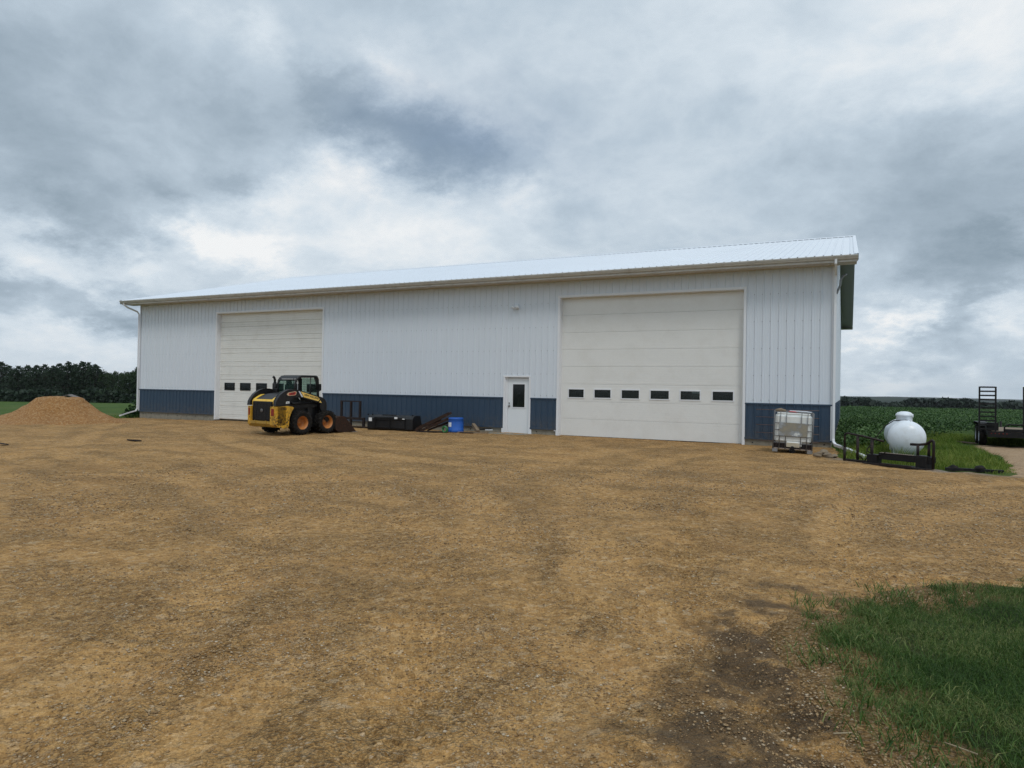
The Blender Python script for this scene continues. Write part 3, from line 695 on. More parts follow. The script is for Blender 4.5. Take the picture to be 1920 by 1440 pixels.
# gable soffits follow the rake, boards crosswise
for xx, sg in ((X1-.02, 1), (X0+.02, -1)):
    mb = MB()
    for side in (1, -1):
        nseg = 110; V = []; F = []
        for j in range(nseg+1):
            for q_, hh in ((0, -.012), (.0035, 0.0)):
                tt = j/nseg+q_*.5; a = rp(xx, min(tt, 1), -.17+hh, side); V += [a, (xx-sg*(OV-.02), a[1], a[2])]
        m_ = len(V)//2
        for j in range(m_-1): F.append((2*j, 2*j+1, 2*j+3, 2*j+2))
        mb.add(V, F)
    mb.box(xx, xx-sg*(OV-.02), -OV+.04, -OV+.045, EZ-.19, EZ-.02)
    wp(mb.build('gable_soffit', 'gable_soffit'))
# jambs and trims round the openings
def opening(a, b, top, mat='trim', w_=.075, z0=0.0, rec=REC):
    mb = MB()
    mb.box(a, a+.012, .0, rec+.05, z0, top-.0125); mb.box(b-.012, b, .0, rec+.05, z0, top-.0125); mb.box(a, b, .0, rec+.05, top-.012, top)
    mb.box(a-w_, a, -.028, .004, z0+.0, top+w_); mb.box(b, b+w_, -.028, .004, z0+.0, top+w_); mb.box(a, b, -.028, .004, top, top+w_)
    wp(mb.build('door_trim', mat))
opening(D1[0], D1[1], D1[2]); opening(D2[0], D2[1], D2[2]); opening(D0[0], D0[1], D0[2], w_=.06, z0=.0, rec=.09)
# large smooth door
def door_windows(door, spans, z0, z1, yf, frame, fw_=.035, glassmat='glass'):
    for a, b in spans:
        mb = MB(); e = .018
        mb.box(a, b, yf-e, yf+.03, z1-fw_, z1); mb.box(a, b, yf-e, yf+.03, z0, z0+fw_)
        mb.box(a, a+fw_, yf-e, yf+.03, z0+fw_, z1-fw_); mb.box(b-fw_, b, yf-e, yf+.03, z0+fw_, z1-fw_)
        f = mb.build('window', frame, None); f.parent = door; f.matrix_parent_inverse = Matrix.Translation(-Vector(door['_w']))
        mb = MB(); mb.box(a+fw_, b-fw_, yf+.004, yf+.008, z0+fw_, z1-fw_)
        p_ = mb.build('pane', glassmat, None); p_.parent = f; p_.matrix_parent_inverse = Matrix.Identity(4)
def holes_panel(mb, a, b, z0, z1, holes, y, prof=None):
    """front sheet with rectangular holes in a row (holes: list of (a,b), hz0, hz1)"""
    sp, h0, h1 = holes
    mb.box(a, b, y, y+.05, z0, h0); mb.box(a, b, y, y+.05, h1, z1)
    u = a
    for p, q in sp: mb.box(u, p, y, y+.05, h0, h1); u = q
    mb.box(u, b, y, y+.05, h0, h1)
sec = [.03, .62, 1.22, 1.82, 2.42, 3.01, 3.60, 4.20, 4.80]
sp2 = [(-8.34, -7.72), (-7.40, -6.76), (-6.44, -5.78), (-5.46, -4.79), (-4.48, -3.80), (-3.47, -2.78)]
mb = MB(); y0 = REC; a, b = D2[0]+.012, D2[1]-.012
for i_ in range(8):
    z0, z1 = sec[i_]+.0025, sec[i_+1]-.0025
    if i_ == 2: holes_panel(mb, a, b, z0, z1, ([(p+.01, q-.01) for p, q in sp2], 1.335, 1.655), y0)
    else:
        mb.box(a, b, y0, y0+.05, z0, z1)
    for q_ in np.linspace(z0+.06, z1-.06, 7):
        if i_ == 2 and 1.30 < q_ < 1.69: continue
        mb.box(a+.02, b-.02, y0-.0015, y0-.0002, q_-.018, q_+.018)
mb.box(a, b, y0+.045, y0+.048, .03, 1.33); mb.box(a, b, y0+.0452, y0+.0482, 1.66, 4.8)
dr = mb.build('overhead_door', 'door_cream'); wp(dr); dr['label'] = 'wide smooth cream sectional door with six framed windows'
dr['_w'] = (0, 0, 0)
door_windows(dr, sp2, 1.325, 1.665, y0, 'trim')
mb = MB(); mb.box(a, b, y0+.002, y0+.045, .0, .028); s_ = mb.build('bottom_seal', 'rubber'); s_.parent = dr
# older ribbed door
a, b = D1[0]+.012, D1[1]-.012
sp1 = [(-25.04+k*.975, -24.40+k*.975) for k in range(6)]
mb = MB()
def rib_section(mb, z0, z1, a, b):
    hgt = z1-z0
    pts = [(z0, .012), (z0+.012, 0), (z0+.17*hgt, 0), (z0+.19*hgt, .006), (z0+.21*hgt, 0), (z0+.31*hgt, 0), (z0+.335*hgt, .022), (z0+.36*hgt, 0),
           (z0+.5*hgt, 0), (z0+.52*hgt, .006), (z0+.54*hgt, 0), (z0+.66*hgt, 0), (z0+.68*hgt, .006), (z0+.70*hgt, 0), (z0+.83*hgt, 0), (z0+.85*hgt, .006), (z0+.87*hgt, 0), (z1-.012, 0), (z1, .020)]
    kk = len(pts)
    mb.add([(a, REC+d_, q_) for q_, d_ in pts]+[(b, REC+d_, q_) for q_, d_ in pts], [(j, j+1, j+1+kk, j+kk) for j in range(kk-1)])
for i_ in range(8):
    z0, z1 = sec[i_], sec[i_+1]
    if i_ == 2:
        u = a
        for p, q in sp1: rib_section(mb, z0, z1, u, p); u = q
        rib_section(mb, z0, z1, u, b)
        for p, q in sp1: mb.box(p, q, REC, REC+.02, z0+.005, 1.345); mb.box(p, q, REC, REC+.02, 1.665, z1-.005)
    else: rib_section(mb, z0, z1, a, b)
mb.box(a, b, REC+.0555, REC+.0585, .03, 1.33); mb.box(a, b, REC+.0557, REC+.0587, 1.69, 4.8)
dr = mb.build('overhead_door', 'door_cream2'); wp(dr); dr['label'] = 'ribbed cream sectional door with small black windows'; dr['_w'] = (0, 0, 0)
door_windows(dr, sp1, 1.335, 1.675, REC+.002, 'blacksatin', .02, 'glass_dark')
# walk door
a, b = D0[0]+.085, D0[1]-.012; ya = .07
mb = MB()
mb.box(a, -10.41, ya, ya+.045, .03, 2.0); mb.box(-9.92, b, ya, ya+.045, .03, 2.0); mb.box(-10.41, -9.92, ya, ya+.045, .03, .95); mb.box(-10.41, -9.92, ya, ya+.045, 1.79, 2.0)
wd = mb.build('walk_door', 'door_white'); wp(wd)
mb = MB()
for q in ((-10.43, -10.40, .93, 1.81), (-9.93, -9.90, .93, 1.81)): mb.box(q[0], q[1], ya-.015, ya-.001, q[2], q[3])
mb.box(-10.40, -9.93, ya-.015, ya-.001, .93, .96); mb.box(-10.40, -9.93, ya-.015, ya-.001, 1.78, 1.81)
f_ = mb.build('window_frame', 'trim'); f_.parent = wd
mb = MB(); mb.box(-10.40, -9.93, ya+.01, ya+.014, .95, 1.79); f_ = mb.build('pane', 'glass_dark'); f_.parent = wd
mb = MB(); mb.lathe([(.0001, -.012), (.03, -.012), (.03, -.002)], (-10.54, ya, 1.10), 'y', 12); mb.lathe([(.0001, -.07), (.026, -.065), (.03, -.045), (.014, -.03), (.014, 0)], (-10.54, ya, 1.0), 'y', 12)
mb.box(-10.575, -10.505, ya-.014, ya-.001, .955, 1.045)
f_ = mb.build('handle', 'galv'); f_.parent = wd
mb = MB(); mb.box(D0[0]+.012, a-.004, .055, .11, .0, 2.015); mb.box(D0[0]+.012, b, .055, .11, .0, .028); wp(mb.build('door_frame', 'trim'))
for q0, q1 in ((D0[0]-.115, D0[0]-.061), (D0[1]+.061, D0[1]+.115)):
    mb = MB(); mb.box(q0, q1, -.03, .01, .0, B0-.06); wp(mb.build('door_casing_foot', 'trim'))
mb = MB(); mb.box(D2[0]-.085, D2[0]+.0, -.034, -.0285, .0, .22); mb.box(D2[0]-.15, D2[0]-.09, -.032, -.008, .17, .25); wp(mb.build('trim_foot', 'trim'))
# rear window
mb = MB()
for q in ((WBX0, WBX0+.05, 1.15, 2.1), (WBX1-.05, WBX1, 1.15, 2.1)): mb.box(q[0], q[1], WD-.03, WD+.03, q[2], q[3])
mb.box(WBX0+.05, WBX1-.05, WD-.03, WD+.03, 1.15, 1.2); mb.box(WBX0+.05, WBX1-.05, WD-.03, WD+.03, 2.05, 2.1)
bw = wp(mb.build('rear_window', 'trim'))
# downspouts
def downspout(name, pts, r=.04, mat='trim'):
    mb = MB(); mb.tube(pts, r, 4, sm=False); return wp(mb.build(name, mat))
o = downspout('downspout', [(.055, -OV-.04, EZ-.11), (.055, -OV-.04, EZ-.22), (.055, -.42, EZ-.36), (.05, -.12, EZ-.46), (.045, -.085, EZ-.55), (.045, -.08, 3), (.045, -.08, .33), (.05, -.12, .22), (.10, -.35, .16), (.42, -1.5, .13), (.80, -2.95, .07)], [.045]*8+[.05, .055, .055])
o['label'] = 'white downspout at the right corner with a long ground extension'
o = downspout('downspout', [(L0-.36, -OV-.03, EZ-.11), (L0-.36, -OV-.03, EZ-.2), (L0-.30, -.50, EZ-.32), (L0-.08, -.14, EZ-.50), (L0-.03, -.08, EZ-.62), (L0-.03, -.08, 3), (L0-.035, -.08, .35), (L0-.05, -.14, .24), (L0+.02, -.5, .17), (L0+.55, -1.35, .06)], .042)
o['label'] = 'white downspout at the left corner'
# loose downspout elbow on the gable corner
mb = MB(); mb.tube([(.06, .55, 4.62), (.10, .55, 4.72), (.16, .55, 4.86), (.17, .56, 5.02), (.24, .57, 5.14), (.34, .58, 5.19)], .032, 6); wp(mb.build('downspout_elbow', 'galv'))
# floodlight
mb = MB(); mb.box(-10.34, -10.20, -.055, -.02, 4.46, 4.60); fl = mb.build('floodlight', 'trim'); wp(fl)
for dx in (-.085, .085):
    mb = MB(); mb.tube([(-10.27, -.05, 4.53), (-10.27+dx*.7, -.10, 4.52)], .014, 6); mb.lathe([(.0001, -.06), (.025, -.05), (.045, 0), (.052, .05), (.0001, .045)], (0, 0, 0), 'z', 14)
    n_ = 14*5; V = mb.v[-n_:]; rot = Euler((R(100 if dx < 0 else 125), 0, R(-30 if dx < 0 else 45))).to_matrix()
    mb.v[-n_:] = [tuple(rot @ Vector(v) + Vector((-10.27+dx, -.13, 4.52))) for v in V]
    l_ = mb.build('lamp_head', 'door_white'); l_.parent = fl
# door step
mb = MB(); mb.prism([(-11.25, -.05), (-11.1, -.75), (-9.75, -.68), (-9.5, -.05)], -.1, .035, 'z')
tag(mb.build('door_step', 'concrete'), 'low grey concrete pad in front of the white walk door', 'step')

# ------------------------------------------------------------------ skid steer loader (local: x forward, y left)
sk = empty('skid_steer_loader', (-16.095, -4.605, .02), 1.423, 'yellow and black skid steer loader with orange wheel rims parked before the left big door', 'loader')
SK = lambda mb, name, mat, par=None: mb.build(name, mat, par or sk)
# chassis and belly
mb = MB()
mb.prism([(-1.26, .24), (.80, .20), (.92, .32), (.92, .62), (.62, .90), (-1.26, .92)], -.46, .46, 'y')
mb.box(-.74, .60, -.50, -.461, .36, .84); mb.box(-.74, .60, .461, .50, .36, .84)
mb.box(.30, .34, -.52, -.47, .30, .88)
SK(mb, 'chassis', 'blacksatin')
# hood
yl = [(-1.36, .80), (-1.37, 1.07), (-1.33, 1.13), (-1.24, 1.185), (-1.14, 1.245), (-1.05, 1.28), (-.98, 1.285), (-1.05, 1.20), (-1.14, 1.08), (-1.20, .95), (-1.20, .80)]
mb = MB(); mb.prism(yl, -.555, -.40, 'y'); mb.prism(yl, .40, .555, 'y')
mb.prism([(-1.36, 1.02), (-1.37, 1.07), (-1.335, 1.128), (-1.26, 1.16), (-1.24, 1.02)], -.40, .40, 'y')
mb.prism([(-.97, 1.255), (-1.05, 1.28), (-1.04, 1.20), (-.97, 1.20)], -.555, -.5, 'y')
SK(mb, 'hood', 'yellow_clean')
mb = MB(); mb.prism([(-1.33, .90), (-1.33, 1.140), (-1.20, 1.21), (-1.02, 1.285), (-.50, 1.345), (-.46, 1.33), (-.46, .90)], -.398, .398, 'y')
mb.prism([(-1.15, 1.21), (-1.02, 1.296), (-.52, 1.36), (-.52, 1.30)], -.30, .30, 'y')
mb.prism([(-1.02, .90), (-1.02, 1.19), (-.46, 1.22), (-.46, .90)], -.50, -.399, 'y'); mb.prism([(-1.02, .90), (-1.02, 1.19), (-.46, 1.22), (-.46, .90)], .399, .50, 'y')
SK(mb, 'engine_cover', 'blacksatin')
# rear door with grille
mb = MB(); mb.box(-1.40, -1.30, -.50, .50, .44, 1.06, .02); rd = SK(mb, 'rear_door', 'black')
mb = MB()
for i_ in range(15): mb.box(-1.412, -1.401, -.42, .42, .50+i_*.035, .515+i_*.035)
mb.box(-1.416, -1.401, -.46, -.43, .47, 1.03); mb.box(-1.416, -1.401, .43, .46, .47, 1.03); mb.box(-1.416, -1.401, -.19, -.17, .49, 1.03); mb.box(-1.416, -1.401, .27, .29, .49, 1.03)
SK(mb, 'grille', 'blacksatin', rd)
mb = MB(); mb.lathe([(.0001, -1.432), (.05, -1.430), (.062, -1.420), (.062, -1.416)], (0, -.0, .77), 'x', 18); mb.v = [(x_, y_, z_) for x_, y_, z_ in mb.v]
SK(mb, 'emblem', paint('dull_badge', (.10, .10, .105), .4), rd)
# rear bumper: two wings and a lower bar
def wing(s_):
    out_ = [(-1.47, .90), (-1.47, .36), (-1.40, .27), (-1.12, .215), (-.985, .26), (-.955, .58), (-.885, .74), (-.80, .87), (-.86, .905), (-1.05, .93)]
    mb = MB()
    mb.prism(out_, s_*.80, s_*.765, 'y')
    mb.prism([(-1.47, s_*.505), (-1.47, s_*.74), (-1.45, s_*.78), (-1.41, s_*.80), (-1.10, s_*.80), (-1.10, s_*.76), (-1.40, s_*.505)], .33, .905, 'z')
    mb.prism([(-1.45, .33), (-1.40, .26), (-1.10, .26), (-1.10, .33)], s_*.51, s_*.79, 'y')
    mb.box(-1.10, -.83, s_*.56, s_*.79, .875, .90)
    return mb
for s_ in (-1, 1):
    mbw = wing(s_)
    if s_ > 0: mbw.v = [(x_, y_ if y_ < .52 else .52+(y_-.52)*.42, z_) for x_, y_, z_ in mbw.v]
    wg = SK(mbw, 'rear_bumper', 'yellow')
    mb = MB(); ta, tb_ = (.56, .70) if s_ < 0 else (.525, .60); mb.box(-1.482, -1.471, s_*ta, s_*tb_, .62, .84, .004); mb.box(-1.486, -1.483, s_*(ta+.015), s_*(tb_-.015), .64, .82); tl = SK(mb, 'tail_light', 'redlens', wg)
    for (yy, zz_) in (((.55, .55), (.66, .55), (.55, .88), (.74, .58)) if s_ < 0 else ((.55, .55), (.55, .88))):
        mb = MB(); mb.lathe([(.0001, -.006), (.016, -.006), (.016, 0)], (-1.472, s_*yy, zz_), 'x', 8); SK(mb, 'bolt', 'black', wg)
mb = MB(); mb.prism([(-1.45, .33), (-1.47, .36), (-1.47, .44), (-1.31, .44), (-1.30, .26), (-1.40, .26)], -.504, .504, 'y'); mb.box(-1.485, -1.471, -.34, -.27, .36, .46); mb.box(-1.485, -1.471, .22, .29, .36, .46)
SK(mb, 'tow_bar', paint('scuffed_yellow', (.42, .25, .035), .5, .3, 7, dirt=(.10, .055, .02), dirt_amt=.8))
# wheels
def wheel(cx, s_):
    t_ = empty('wheel', (cx, s_*.0, .0)); t_.parent = sk
    r0, wd_ = .385, .29; yc = s_*.735; zc = .385
    mb = MB()
    prof = [(.215, -.12), (.25, -.14), (.31, -.148), (.345, -.14), (.362, -.11), (.366, 0), (.362, .11), (.345, .14), (.31, .148), (.25, .14), (.215, .12)]
    mb.lathe(prof, (0, yc, zc), 'y', 40)
    nl = 20
    for side in (-1, 1):
        for k_ in range(nl):
            t0 = 2*math.pi*(k_+(.5 if side > 0 else 0))/nl
            V = []
            for (rr, yy, da) in ((.352, side*.145, -.10), (.352, side*.145, .055), (.388, side*.135, -.085), (.388, side*.135, .035), (.352, side*.0, .10), (.352, side*.0, .22), (.390, side*.0, .11), (.390, side*.0, .205), (.30, side*.152, -.13), (.30, side*.152, .01)):
                V.append((rr*math.cos(t0+da), yc+yy, zc+rr*math.sin(t0+da)))
            mb.add(V, [(2, 3, 7, 6), (0, 2, 6, 4), (1, 5, 7, 3), (0, 1, 3, 2), (4, 6, 7, 5), (8, 9, 3, 2), (8, 2, 0), (9, 1, 3)])
    SK(mb, 'tyre', 'rubber', t_)
    mb = MB()
    q = s_
    prof = [(.222, q*.125), (.232, q*.12), (.222, q*.105), (.20, q*.09), (.185, q*.01), (.17, -q*.07), (.07, -q*.08), (.06, -q*.03), (.0001, -q*.025)]
    mb.lathe(prof, (0, yc, zc), 'y', 32)
    for k_ in range(8):
        a_ = 2*math.pi*k_/8; mb.lathe([(.0001, q*.012), (.013, q*.010), (.013, -q*.012)], (.125*math.cos(a_), yc-q*.065, zc+.125*math.sin(a_)), 'y', 6)
    SK(mb, 'rim', 'rim', t_)
    t_.location = (cx, 0, 0)
for cx, s_ in ((-.49, -1), (.53, -1), (-.49, 1), (.53, 1)): wheel(cx, s_)
# axle guard between wheels
for q_ in ((-.58, -.501), (.501, .58)):
    mb = MB(); mb.box(-.08, .10, q_[0], q_[1], .26, .84); SK(mb, 'frame_post', 'blacksatin')
# cab
mb = MB()
def rail(pts, r=.032): mb.tube(pts, r, 8)
for s_ in (-1, 1):
    rail([(-.50, s_*.44, 1.20), (-.49, s_*.44, 1.62), (-.45, s_*.44, 1.76), (-.36, s_*.44, 1.85), (-.24, s_*.44, 1.885), (.30, s_*.44, 1.89), (.38, s_*.44, 1.87), (.42, s_*.44, 1.80), (.44, s_*.44, 1.4), (.47, s_*.44, .92)], .042)
    mb.tube([(.12, s_*.44, 1.86), (.10, s_*.44, 1.3), (.10, s_*.44, .95)], .016, 6)
    mb.box(-.48, .46, s_*.425, s_*.455, .86, 1.10)
    mb.prism([(.27, 1.86), (.43, 1.86), (.44, 1.42), (.40, 1.42), (.33, 1.70)], s_*.43, s_*.45, 'y')
mb.prism([(-.46, 1.80), (-.36, 1.895), (-.22, 1.925), (.36, 1.925), (.40, 1.89), (.40, 1.86), (-.36, 1.85)], -.45, .45, 'y')
rail([(-.50, -.44, 1.24), (-.50, .44, 1.24)], .03); rail([(-.47, -.44, 1.76), (-.47, .44, 1.76)], .028)
cb = SK(mb, 'cab', 'blacksatin')
# side mesh
for s_ in (-1, 1):
    mb = MB()
    u = -.44
    while u < .42: mb.tube([(u, s_*.44, 1.10), (u, s_*.44, 1.85)], .0045, 4, False, False); u += .055
    v_ = 1.12
    while v_ < 1.86: mb.tube([(-.47, s_*.442, v_), (.43, s_*.442, v_)], .0045, 4, False, False); v_ += .055
    SK(mb, 'side_screen', 'black', cb)
mb = MB(); mb.box(-.492, -.486, -.40, .40, 1.26, 1.75); SK(mb, 'rear_window', 'cabglass', cb)
mb = MB(); mb.box(.428, .434, -.40, .40, 1.0, 1.84); SK(mb, 'front_door_glass', 'cabglass', cb)
mb = MB(); mb.box(-.42, -.30, -.22, .22, 1.0, 1.62, .04); mb.box(-.34, .10, -.24, .24, .92, 1.04, .04); mb.box(-.44, -.34, -.12, .12, 1.6, 1.74, .03); SK(mb, 'seat', 'seat', cb)
for s_ in (-1, 1):
    mb = MB(); mb.box(-.1, .25, s_*.38, s_*.30, .95, 1.22, .02); mb.tube([(.2, s_*.34, 1.2), (.24, s_*.34, 1.42)], .02, 6); SK(mb, 'control_lever', 'black', cb)
for s_ in (-1, 1):
    mb = MB(); mb.box(.40, .50, s_*.44, s_*.56, 1.42, 1.65, .02); mb.tube([(.42, s_*.44, 1.36), (.46, s_*.50, 1.42)], .015, 6); SK(mb, 'work_light', 'black', cb)
mb = MB(); mb.tube([(-.60, .46, 1.25), (-.60, .46, 1.68)], .055, 12); mb.tube([(-.60, .46, 1.66), (-.605, .46, 1.76), (-.63, .46, 1.83), (-.67, .46, 1.86)], .04, 10); SK(mb, 'exhaust_pipe', 'black')
mb = MB(); mb.box(-.66, -.54, .30, .52, 1.2, 1.48, .03); SK(mb, 'air_cleaner', 'black')
mb = MB(); mb.box(-.70, -.52, -.34, -.10, 1.34, 1.375, .01); SK(mb, 'hood_latch', 'black')
# lift arms
top = [(-1.44, .93), (-1.42, 1.06), (-1.36, 1.17), (-1.27, 1.28), (-1.16, 1.36), (-1.05, 1.415), (-.93, 1.45), (-.80, 1.462), (-.68, 1.455), (-.52, 1.42), (-.09, 1.32), (.31, 1.22), (.43, 1.18), (.51, 1.12), (.56, 1.03), (.58, .91), (.57, .80), (.62, .62), (.72, .46)]
bot = [(.60, .36), (.50, .50), (.42, .66), (.33, .80), (.29, .91), (.31, .98), (.24, 1.03), (-.17, 1.12), (-.44, 1.19), (-.60, 1.205), (-.76, 1.19), (-.86, 1.12), (-.90, 1.04), (-.90, .93)]
for s_ in (-1, 1):
    mb = MB(); mb.prism(top+bot, s_*.60, s_*.735, 'y')
    for j in range(1, 9):
        p_, q_ = top[j], top[j+1]; mb.tube([(p_[0], s_*.60, p_[1]), (q_[0], s_*.60, q_[1])], .012, 4, False, False)
    am = SK(mb, 'lift_arm', 'blacksatin')
    mb = MB(); mb.prism([(-1.36, .92), (-1.30, 1.05), (-1.1, 1.12), (-.86, 1.08), (-.30, 1.0), (.30, .96), (.36, .90), (.30, .86), (-.25, .85), (-.64, .84), (-.74, .905), (-1.0, .93)], s_*.52, s_*.595, 'y'); SK(mb, 'arm_link', 'blacksatin')
    mb = MB(); mb.tube([(-.78, s_*.66, 1.0), (-.20, s_*.66, 1.02)], .035, 10); mb.tube([(-.20, s_*.66, 1.02), (.22, s_*.66, .99)], .018, 8); SK(mb, 'lift_cylinder', 'black')
    mb = MB(); mb.tube([(.46, s_*.50, 1.02), (.62, s_*.50, .72)], .032, 10); mb.tube([(.62, s_*.50, .72), (.78, s_*.50, .45)], .018, 8); SK(mb, 'tilt_cylinder', 'galv')
    yo = s_*.7365
    if s_ < 0:
        d_ang = math.atan2(1.13-1.305, .245+.445)
        mb = MB(); mb.prism([(-.50, 1.392), (.20, 1.208), (.255, 1.165), (.265, 1.12), (.215, 1.075), (-.375, 1.21)], yo-.002, yo, 'y'); dc = SK(mb, 'name_decal', 'decal', am)
        mb = MB(); mb.prism([(-.585, 1.398), (-.535, 1.400), (-.400, 1.222), (-.455, 1.205)], yo-.002, yo, 'y'); SK(mb, 'stripe_decal', 'silver', am)
        mb = MB(); mb.prism([(.30, 1.10), (.36, 1.02), (.255, 1.035)], yo-.002, yo, 'y'); SK(mb, 'arrow_decal', 'decal', am)
        text_mesh('name_text', 'NEW HOLLAND', .088, 'ink', dc, (-.06, yo-.004, 1.219), (R(90), -d_ang-.02, 0), .001, 0, .002, .93)
        mb = MB(); mb.prism([(-1.04, 1.30), (-.97, 1.355), (-.72, 1.395), (-.66, 1.375), (-.68, 1.29), (-.74, 1.265), (-.98, 1.25)], yo-.002, yo, 'y'); md = SK(mb, 'model_decal', paint('pale_decal_edge', (.62, .42, .26), .4, .1), am)
        mb = MB(); mb.prism([(-.955, 1.335), (-.73, 1.378), (-.685, 1.365), (-.70, 1.30), (-.75, 1.28), (-.955, 1.27)], yo-.004, yo-.0025, 'y'); SK(mb, 'model_field', 'red', md)
        text_mesh('model_text', '220', .10, 'ink', md, (-.83, yo-.006, 1.322), (R(90), R(-7), 0), .001, .25, .001, 1.0)
        mb = MB(); mb.prism([(-1.06, 1.00), (-.93, 1.01), (-.93, 1.075), (-1.06, 1.065)], yo-.002, yo, 'y'); wdcl = SK(mb, 'warning_decal', 'label', am)
        mb = MB(); mb.prism([(-1.05, 1.045), (-1.0, 1.035), (-.94, 1.05), (-.94, 1.06), (-1.0, 1.047), (-1.05, 1.055)], yo-.004, yo-.0025, 'y'); mb.prism([(-1.03, 1.01), (-1.0, 1.03), (-.96, 1.015), (-.96, 1.01), (-1.0, 1.022)], yo-.004, yo-.0025, 'y'); SK(mb, 'warning_symbol', 'ink', wdcl)
mb = MB(); mb.tube([(.60, -.60, .90), (.60, .60, .90)], .045, 10); SK(mb, 'cross_tube', 'blacksatin')
for k_ in range(3):
    mb = MB(); mb.tube([(.20+.03*k_, -.60, .98), (.34+.03*k_, -.64, 1.06-.03*k_), (.47+.02*k_, -.62, .92), (.50+.03*k_, -.58, .70), (.60, -.52, .52-.03*k_)], .013, 6); SK(mb, 'hydraulic_hose', 'rubber')
mb = MB(); mb.tube([(-.46, -.47, 1.25), (-.44, -.50, 1.32), (-.44, -.50, 1.62), (-.46, -.47, 1.68)], .014, 6); SK(mb, 'grab_handle', 'galv')
text_mesh('bumper_text', 'CASA', .075, 'ink', sk, (-1.19, -.8025, .835), (R(90), 0, 0), .001, .2, .002, 1.2)
# bucket
def bucket_mesh(w2, prof, th=.02):
    mb = MB()
    inner = [(x_+(.02 if i_ else .0), z_) for i_, (x_, z_) in enumerate(prof)]
    # shell: sheet following the profile, with thickness
    n_ = len(prof)
    nrm = []
    for i_ in range(n_):
        a_ = Vector(prof[max(i_-1, 0)]); b_ = Vector(prof[min(i_+1, n_-1)]); d_ = (b_-a_).normalized(); nrm.append((-d_.y*-1, d_.x*-1) if False else (d_.y, -d_.x))
    ins = [(p_[0]-m_[0]*th, p_[1]-m_[1]*th) for p_, m_ in zip(prof, nrm)]
    mb.prism(prof+ins[::-1], -w2, w2, 'y')
    side = prof+[]
    for s_ in (-1, 1): mb.prism(side, s_*w2, s_*(w2+.018), 'y')
    return mb
bp = [(1.22, .56), (1.00, .565), (.86, .50), (.80, .34), (.82, .16), (.92, .05), (1.08, .02), (1.76, .02)]
bk = SK(bucket_mesh(.88, bp), 'bucket', 'rust')
mb = MB(); mb.prism([(1.56, .0), (1.80, .0), (1.82, .012), (1.80, .022), (1.56, .018)], -.90, .90, 'y'); SK(mb, 'cutting_edge', 'lightrust', bk)
mb = MB(); mb.box(.72, .80, -.55, -.40, .15, .55); mb.box(.72, .80, .40, .55, .15, .55); mb.box(.74, .79, -.55, .55, .45, .56); SK(mb, 'quick_coupler', 'black')

# ------------------------------------------------------------------ things along the wall
# steel pallet-fork frame
t_ = empty('fork_rack', (-17.0, -.72, 0), 0, 'black steel rack with two open panes standing against the blue wall', 'rack')
for u in (-.52, -.05, .39):
    mb = MB(); mb.box(u-.04, u+.04, -.04, .04, .40 if u != -.05 else .0, 1.0, .005); mb.build('post', 'darkrust', t_)
mb = MB(); mb.box(-.56, .43, -.035, .035, 1.0, 1.045, .004); mb.build('top_rail', 'darkrust', t_)
mb = MB(); mb.box(-.62, .62, -.05, .05, .31, .40, .005); mb.build('lower_rail', 'darkrust', t_)
mb = MB(); mb.box(.53, .62, -.045, .045, 0.0, .31, .005); mb.build('leg', 'darkrust', t_)
mb = MB(); mb.box(-.60, -.51, -.045, .045, 0.0, .31, .005); mb.build('leg', 'darkrust', t_)
mb = MB(); mb.tube([(-16.9, -1.05, .05), (-16.1, -.95, .05), (-15.5, -.9, .055)], .03, 8); tag(mb.build('steel_pipe', 'darkrust'), 'thin dark pipe lying on the gravel under the black steel rack', 'pipe')
# spare bucket seen from behind
sb = empty('spare_bucket', (-14.62, -1.15, .0), R(98), 'wide black loader bucket attachment with white stickers lying against the wall', 'bucket')
bp2 = [(.62, .56), (.40, .57), (.12, .55), (.02, .45), (.0, .08), (.06, .02), (.86, .02)]
bp2 = [(-.45+a_, b_) for a_, b_ in bp2]
mbq = bucket_mesh(.90, bp2); mbq.build('shell', 'blacksatin', sb)
mb = MB(); mb.box(-.475, -.452, -.55, .62, .40, .50, .004); mb.box(-.48, -.452, -.60, .60, .10, .15, .004)
for u in (-.62, -.02, .60): mb.box(-.49, -.452, u-.02, u+.02, .08, .50, .003)
mb.box(-.47, -.40, -.25, .30, .565, .60, .01)
for u in (-.9, .72, .9): mb.box(-.44, -.40, u-.02, u+.02, .56, .61)
mb.build('mounting_plate', 'black', sb)
for (ya_, yb_, za_, zb_) in ((.73, .86, .34, .47), (-.32, -.20, .45, .515), (-.62, -.52, .44, .47)):
    mb = MB(); xo = -.4755 if ya_ < .6 else -.4555
    if ya_ == .73: mb.box(-.456, -.4525, ya_, yb_, za_, zb_)
    else: mb.box(-.495, -.4915, ya_, yb_, za_, zb_) if abs(ya_+.62) < .01 else mb.box(-.479, -.4755, ya_, yb_, za_, zb_)
    mb.build('sticker', 'label', sb)
